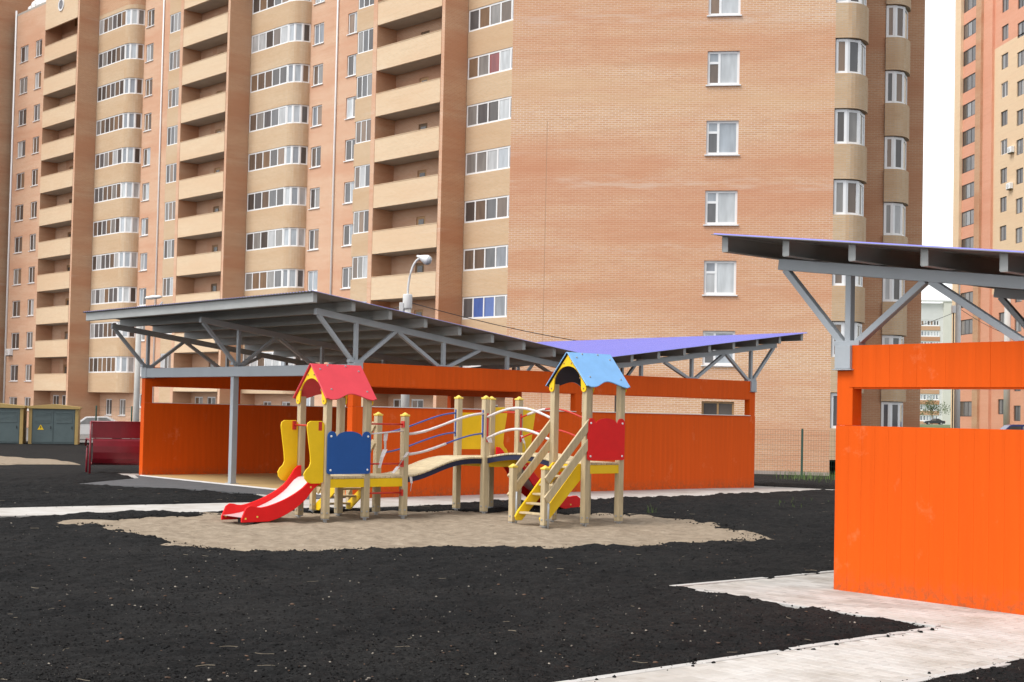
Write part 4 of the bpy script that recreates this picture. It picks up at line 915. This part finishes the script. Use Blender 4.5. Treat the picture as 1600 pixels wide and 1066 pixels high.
def cable(p, q, sag, label, r=.014):
    p, q = Vector(p), Vector(q); pts = [p.lerp(q, t) - Vector((0, 0, sag * 4 * t * (1 - t))) for t in np.linspace(0, 1, 30)]
    tag(MB().tube(pts, r, 5).build('cable', [M_dark], None, smooth=True), label, 'cable', 'overhead cables')
cable((-3.2, 45, 5.0), (23.1, 75, 7.4), 1.9, 'dark overhead cable sagging from the middle street lamp across the brick tower')
cable((-13.0, 50, 4.7), (-3.4, 45, 4.9), .5, 'short dark overhead cable between the two street lamps at the left')
cable((23.3, 75, 7.6), (38, 95, 7.2), .9, 'dark overhead cable running right from the utility pole')

# ------------------------------------------------------------------ crimson bench
bn = thing('metal_bench', 'crimson sheet-metal bench seen from behind, left of the farther pavilion', 'bench', (-9.42, 32.3, .05), R(24))
W_ = 1.36
MB().box(0.03, W_, -.012, .012, .80, 1.16).build('back_panel', [M_crimson], bn, bevel=.006)
o_ = [(0, .79), (-.05, .74), (-.085, .62), (-.09, .48), (-.06, .34), (.02, .24), (.16, .19), (.42, .22), (.42, .235), (.16, .205), (.03, .255), (-.045, .35), (-.074, .48), (-.07, .62), (-.036, .735), (.012, .79)]
MB().prism(o_, lambda a, b, t: (t, a, b), .05, W_ - .01).build('seat_shell', [M_crimson], bn, smooth=False)
for x in (0, W_ + .02):
    MB().tube([(x, -.05, -.1), (x, -.02, .5), (x, 0, 1.17)], .024, 8).build('leg', [M_crimson], bn, smooth=True); MB().tube([(x, .5, -.1), (x, .48, .3), (x, .45, .62)], .024, 8).build('leg', [M_crimson], bn, smooth=True)
    MB().tube([(x, -.01, .75), (x - .06, .2, .78), (x - .04, .45, .62)], .022, 8).build('armrest', [M_crimson], bn, smooth=True)
MB().tube([(0, 0, 1.165), (W_ + .02, 0, 1.165)], .02, 8).build('top_rail', [M_crimson], bn, smooth=True)
# ------------------------------------------------------------------ transformer kiosks
def kiosk(label, x, y, w, rz):
    k = thing('transformer_kiosk', label, 'kiosk', (x, y, -.56), rz, 'transformer kiosks'); h = 1.98
    MB().box(.12, w - .12, 0, 2.2, 0, h - .1).build('body', [M_kiosk], k)
    for a in (0, w - .17): MB().box(a, a + .17, -.04, 2.24, -.05, h - .1).build('corner_post', [M_kyel], k, bevel=.01)
    MB().prism([(-.08, h - .1), (w + .08, h - .1), (w + .08, h + .02), (w / 2, h + .16), (-.08, h + .02)], lambda a, b, t: (a, t, b), -.14, 2.36).build('roof', [M_kyel], k, bevel=.01)
    mid = w / 2
    for a, b in ((.2, mid - .02), (mid + .02, w - .2)):
        d = MB().box(a, b, -.03, -.002, .08, h - .2).build('door', [M_kiosk], k, bevel=.008)
        for i in range(9): MB().bar((a + .12, -.035, 1.15 + i * .065), (b - .12, -.035, 1.15 + i * .065), .03, .045, up=(0, .6, 1)).build('louvre', [M_kiosk], d)
        MB().box(b - .14, b - .10, -.06, -.03, .8, .95).build('handle', [M_black], d)
    return k
k1 = kiosk('grey transformer kiosk with yellow frame, cut off by the left edge', -28.95, 76.0, 3.05, R(14)); k2 = kiosk('grey transformer kiosk with yellow warning triangle on its door', -25.82, 77.1, 2.55, R(14))
sg = MB().prism([(-.16, 0), (.16, 0), (0, .28)], lambda a, b, t: (.62 + a, t, .75 + b), -.040, -.032).build('warning_sign', [M_yel], k2)
MB().prism([(.0, .21), (-.045, .11), (.0, .115), (-.02, .04), (.05, .135), (.005, .13), (.03, .21)], lambda a, b, t: (.62 + a, t, .75 + b), -.044, -.0405).build('lightning_mark', [M_black], sg)
# ------------------------------------------------------------------ mesh fences
def mesh_fence(label, p, q, h, n):
    p, q = np.array(p), np.array(q); a = math.atan2(*(q - p)[::-1]); ln = float(np.linalg.norm(q - p)); z = float(gz(p[1]))
    t = thing('mesh_fence', label, 'fence', (p[0], p[1], z), a, 'green mesh fences')
    for i in range(n + 1): MB().box(ln * i / n - .035, ln * i / n + .035, -.03, .03, -.3, h + .06).build('post', [M_green], t, bevel=.006)
    for i in range(n):
        a0, a1 = ln * i / n + .04, ln * (i + 1) / n - .04; mb = MB(); kx = int((a1 - a0) / .09)
        for j in range(kx + 1): x = a0 + (a1 - a0) * j / kx; mb.box(x - .002, x + .002, -.004, .001, .05, h)
        for j in range(10): zz = .05 + (h - .05) * j / 9; mb.box(a0, a1, -.009, -.0045, zz - .0025, zz + .0025)
        mb.build('mesh_panel', [M_green], t, fix=False)
mesh_fence('green wire mesh fence in front of the brick tower, right of the farther pavilion', (5.5, 53.0), (13.2, 52.2), 1.72, 3)
mesh_fence('green wire mesh fence behind the crimson bench and the kiosks', (-23.2, 80.5), (-14.2, 76.5), 2.05, 4)
# ------------------------------------------------------------------ vehicles
def car(name, label, cat, loc, rz, ln, wd, prof, glassprof, m, hood):
    t = thing(name, label, cat, loc, rz)
    MB().prism(prof, lambda a, b, s_: (a, s_, b), -wd / 2, wd / 2).build('body', [m], t, bevel=.06)
    for s_ in (-1, 1):
        for gp in glassprof: MB().prism(gp, lambda a, b, q: (a, q, b), s_ * (wd / 2 + .004), s_ * (wd / 2 + .012)).build('side_window', [GL_dark], t)
    for x in (ln * .2, ln * .8):
        for s_ in (-1, 1):
            w = MB().lathe([(.17, -.1), (.31, -.1), (.325, -.07), (.325, .07), (.31, .1), (.17, .1)], 20).build('wheel', [M_black], t, smooth=False); w.matrix_local = Matrix.Translation((x, s_ * (wd / 2 - .08), .325)) @ Matrix.Rotation(R(90), 4, 'X')
            r_ = MB().lathe([(.03, -.112), (.18, -.108), (.18, .108), (.03, .112)], 16).build('rim', [M_bolt], w)
    for s_ in (-1, 1):
        MB().box(-.02, .03, s_ * wd * .36 - .12, s_ * wd * .36 + .12, .62, .76).build('headlight', [M_white], t, bevel=.01); MB().box(ln - .03, ln + .02, s_ * wd * .38 - .1, s_ * wd * .38 + .1, .7, .9).build('tail_light', [M_red], t, bevel=.01)
    return t
M_vblue = paint('navy_car_paint', (.022, .022, .12), .22, .05, 2); M_vdark = paint('dark_car_paint', (.03, .032, .038), .22, .05, 2); M_vwhite = paint('white_car_paint', (.66, .66, .66), .22, .05, 2)
sedan = [(0, .3), (0, .72), (.25, .82), (1.15, .92), (1.75, 1.40), (3.0, 1.43), (3.75, 1.0), (4.35, .95), (4.45, .6), (4.4, .3)]
sg_ = [[(1.35, .95), (1.83, 1.33), (2.4, 1.36), (2.4, .96)], [(2.48, .96), (2.48, 1.36), (2.95, 1.36), (3.5, .99)]]
van = [(0, .3), (0, .85), (.35, 1.05), (.95, 1.2), (1.7, 1.92), (1.9, 1.98), (4.9, 2.0), (5.0, 1.9), (5.05, .4), (5.0, .3)]
vg_ = [[(1.15, 1.22), (1.75, 1.84), (2.4, 1.86), (2.4, 1.22)], [(2.5, 1.22), (2.5, 1.86), (3.6, 1.86), (3.6, 1.22)]]
car('parked_car', 'dark sedan far away in the gap left of the coral tower', 'car', (92.5, 322, 1.12), R(-6), 4.45, 1.75, sedan, sg_, M_vdark, 1)
car('parked_car', 'white car just left of the far dark sedan in the gap', 'car', (86.2, 328, 1.12), R(5), 4.45, 1.75, sedan, sg_, M_vwhite, 1)
car('parked_car', 'white car half hidden behind the kiosk and the crimson bench at the left', 'car', (-27.3, 86.5, -.53), R(12), 4.45, 1.75, sedan, sg_, M_vwhite, 1)
car('parked_van', 'dark blue van beyond the slot of the nearer orange wall at the right edge', 'van', (31.0, 95, -.38), R(-8), 5.0, 1.95, van, vg_, M_vblue, 1)
# tarp-wrapped bundles on the low terrace of the long block
tp = MB()
for cx, cy, rx, rz in ((-57.6, 1.0, .9, 1.7), (-58.6, .9, .7, 1.2), (-59.5, 1.0, .7, .9), (-56.7, 1.0, .6, 1.1)):
    n = 14
    for i in range(5):
        for k in range(n):
            f0, f1 = i / 5, (i + 1) / 5; w = lambda f, q: rx * (1 - f ** 3) * (1 + .18 * math.sin(q * 3 + cx * 7 + f * 4))
            a, b = 2 * math.pi * k / n, 2 * math.pi * (k + 1) / n
            tp.quad([(cx + w(f0, a) * math.cos(a), cy + w(f0, a) * math.sin(a) * .8, 36.6 + rz * f0), (cx + w(f0, b) * math.cos(b), cy + w(f0, b) * math.sin(b) * .8, 36.6 + rz * f0), (cx + w(f1, b) * math.cos(b), cy + w(f1, b) * math.sin(b) * .8, 36.6 + rz * f1), (cx + w(f1, a) * math.cos(a), cy + w(f1, a) * math.sin(a) * .8, 36.6 + rz * f1)])
o = tp.build('tarpaulin', [M_white], None); o.matrix_world = LB.matrix_world.copy(); tag(o, 'white tarpaulin heap on the roof terrace at the top left corner', 'tarpaulin')

# ------------------------------------------------------------------ leafy tree in the gap
def leaf_tree(label, loc, h, rad, n, seed):
    r = np.random.default_rng(seed); t = thing('tree', label, 'tree', loc)
    MB().tube([(0, 0, -.3), (.05, 0, h * .3), (0, .1, h * .62)], [.16, .11, .05], 8).build('trunk', [M_brown], t, smooth=True)
    mb = MB()
    cl = [(r.normal(0, rad * .42), r.normal(0, rad * .42), h * .62 + r.normal(0, h * .15)) for _ in range(14)]
    for i in range(n):
        c = cl[r.integers(len(cl))]; p = Vector(c) + Vector(r.normal(0, rad * .22, 3)); a = Vector(r.normal(0, 1, 3)).normalized(); b = a.orthogonal().normalized(); s_ = .16 + .14 * r.random()
        mb.quad([p, p + a * s_ + b * s_ * .4, p + a * s_ * 2, p + a * s_ - b * s_ * .4])
    mb.build('crown', [paint('leaf_green', (.065, .10, .03), .8, .3, 2)], t, fix=False)
leaf_tree('small green tree in front of the pale far block', (103, 352, 1.1), 6.5, 2.6, 900, 3)
leaf_tree('low bush left of the small green tree in front of the pale far block', (94, 350, 1.1), 4.2, 2.2, 700, 4)

# ------------------------------------------------------------------ soil clods, pebbles, straw, weeds
ico = bmesh.new(); bmesh.ops.create_icosphere(ico, subdivisions=1, radius=1); iv = np.array([v.co[:] for v in ico.verts]); ifc = np.array([[v.index for v in f.verts] for f in ico.faces]); ico.free()
def scatter(name, P, size, mat, flat=.7, jit=.35):
    n = len(P); q = rng.normal(0, 1, (n, 4)); q /= np.linalg.norm(q, axis=1)[:, None]; w, x, y, z = q.T
    Rm = np.stack([np.stack([1 - 2 * (y * y + z * z), 2 * (x * y - z * w), 2 * (x * z + y * w)], -1), np.stack([2 * (x * y + z * w), 1 - 2 * (x * x + z * z), 2 * (y * z - x * w)], -1), np.stack([2 * (x * z - y * w), 2 * (y * z + x * w), 1 - 2 * (x * x + y * y)], -1)], 1)
    vv = iv[None] * (1 + rng.uniform(-jit, jit, (n, len(iv), 1))) * rng.uniform(.6, 1.3, (n, 1, 3)); vv = np.einsum('nij,nkj->nki', Rm, vv); vv[:, :, 2] *= flat
    vv = vv * size[:, None, None] + P[:, None, :]; co = vv.reshape(-1, 3).astype(np.float32); F = (ifc[None] + (np.arange(n) * len(iv))[:, None, None]).reshape(-1, 3).astype(np.int32)
    me = bpy.data.meshes.new(name); me.vertices.add(len(co)); me.vertices.foreach_set('co', co.ravel()); me.loops.add(F.size); me.loops.foreach_set('vertex_index', F.ravel()); me.polygons.add(len(F)); me.polygons.foreach_set('loop_start', np.arange(0, F.size, 3, dtype=np.int32)); me.update(calc_edges=True); me.materials.append(mat)
    return link(name, me)
def spread(n, pw=1.0, y0=8.8, y1=27):
    y = y0 + (y1 - y0) * rng.random(n * 3) ** pw; x = (rng.random(n * 3) * 2 - 1) * .385 * y
    ok = (sdf(SAND, x, y) > .02) & (np.minimum(sdf(PAVE_N, x, y), sdf(PAVE_F, x, y)) > .01); x, y = x[ok][:n], y[ok][:n]; return np.stack([x, y, soil_z(x, y)], -1)
P = spread(30000, 1.9); tag(scatter('soil_clods', P + [0, 0, .001], .004 + .010 * rng.random(len(P)) ** 4, M_soil), 'dark crumbs and clods strewn over the black soil', 'soil', kind='stuff')
# crumbs piled along the paved and sandy edges
def edge_pts(poly, n, spread_, seg=None):
    poly = np.array(poly); a = poly; b = np.roll(poly, -1, 0); ln = np.linalg.norm(b - a, axis=1); i = rng.choice(len(a), n, p=ln / ln.sum()); t = rng.random(n)[:, None]; p = a[i] + (b[i] - a[i]) * t + rng.normal(0, spread_, (n, 2)); return p
p = np.concatenate([edge_pts(SAND, 1800, .10), edge_pts([near(-1, -1.27), near(2, -1.27), near(2, -7), near(1.98, -7), near(1.98, -1.29), near(-1.02, -1.29)], 300, .05), edge_pts([near(3.25, -1.27), near(3.25, -7), near(3.27, -7)], 80, .05), edge_pts(PAVE_F, 700, .07)])
z = np.maximum(soil_z(p[:, 0], p[:, 1]), gz(p[:, 1]) + .002); tag(scatter('edge_crumbs', np.stack([p[:, 0], p[:, 1], z], -1), .005 + .016 * rng.random(len(p)) ** 3, M_soil), 'soil crumbs lying along the edges of the sand and paving', 'soil', kind='stuff')
P = spread(900, 1.6); tag(scatter('pebbles', P + [0, 0, .003], .0025 + .009 * rng.random(len(P)) ** 5, paint('pale_stone', (.34, .30, .25), .9, .4, 8)), 'small pale stones scattered on the soil', 'pebbles', kind='stuff')
P = spread(380, 1.2); tag(scatter('bark_bits', P + [0, 0, .004], .006 + .012 * rng.random(len(P)) ** 2, paint('brown_bits', (.12, .07, .045), .9, .4, 8), flat=.4), 'small brown bark bits scattered on the soil', 'bark', kind='stuff')
st = MB()
for x, y, z in spread(70, 1.5):
    a = random.uniform(0, math.pi) if random.random() < .6 else random.gauss(0, .5); L_ = random.uniform(.03, .15); pts = [(x + math.cos(a) * L_ * (t - .5) + .02 * math.sin(3 * t + x), y + math.sin(a) * L_ * (t - .5) + .015 * math.cos(5 * t + y * 9), z + .007) for t in (0, .2, .4, .6, .8, 1)]
    st.tube(pts, random.uniform(.001, .0022), 4)
tag(st.build('straw', [paint('dry_straw', (.26, .215, .155), .8, .3, 8)], None, fix=False), 'dry straw and root bits scattered on the soil', 'straw', kind='stuff')
gr = MB()
def tuft(x, y, n, h, w):
    z = float(soil_z(np.array([x]), np.array([y]))[0])
    for _ in range(n):
        a = random.uniform(0, 6.28); bx_, by_ = x + random.gauss(0, w), y + random.gauss(0, w); hh = h * random.uniform(.5, 1.1); l = hh * random.uniform(.2, .7); s_ = .006 + .0016 * hh
        p0, p1, p2 = Vector((bx_, by_, z - .02)), Vector((bx_ + math.cos(a) * l * .35, by_ + math.sin(a) * l * .35, z + hh * .65)), Vector((bx_ + math.cos(a) * l, by_ + math.sin(a) * l, z + hh)); d = Vector((-math.sin(a), math.cos(a), 0)) * s_
        gr.quad([p0 - d, p0 + d, p1 + d * .8, p1 - d * .8]); gr.quad([p1 - d * .8, p1 + d * .8, p2])
for _ in range(30): tuft(random.uniform(8.2, 13), random.uniform(38, 50), 18, .30, .25)
for _ in range(4): tuft(random.uniform(4.5, 6.2), random.uniform(24.5, 27.5), 5, .09, .1)
tuft(2.35, 23.9, 9, .16, .05)
tag(gr.build('weeds', [paint('weed_green', (.10, .16, .04), .8, .3, 3)], None, fix=False), 'thin green weeds growing on the soil at the right', 'weeds', kind='stuff')
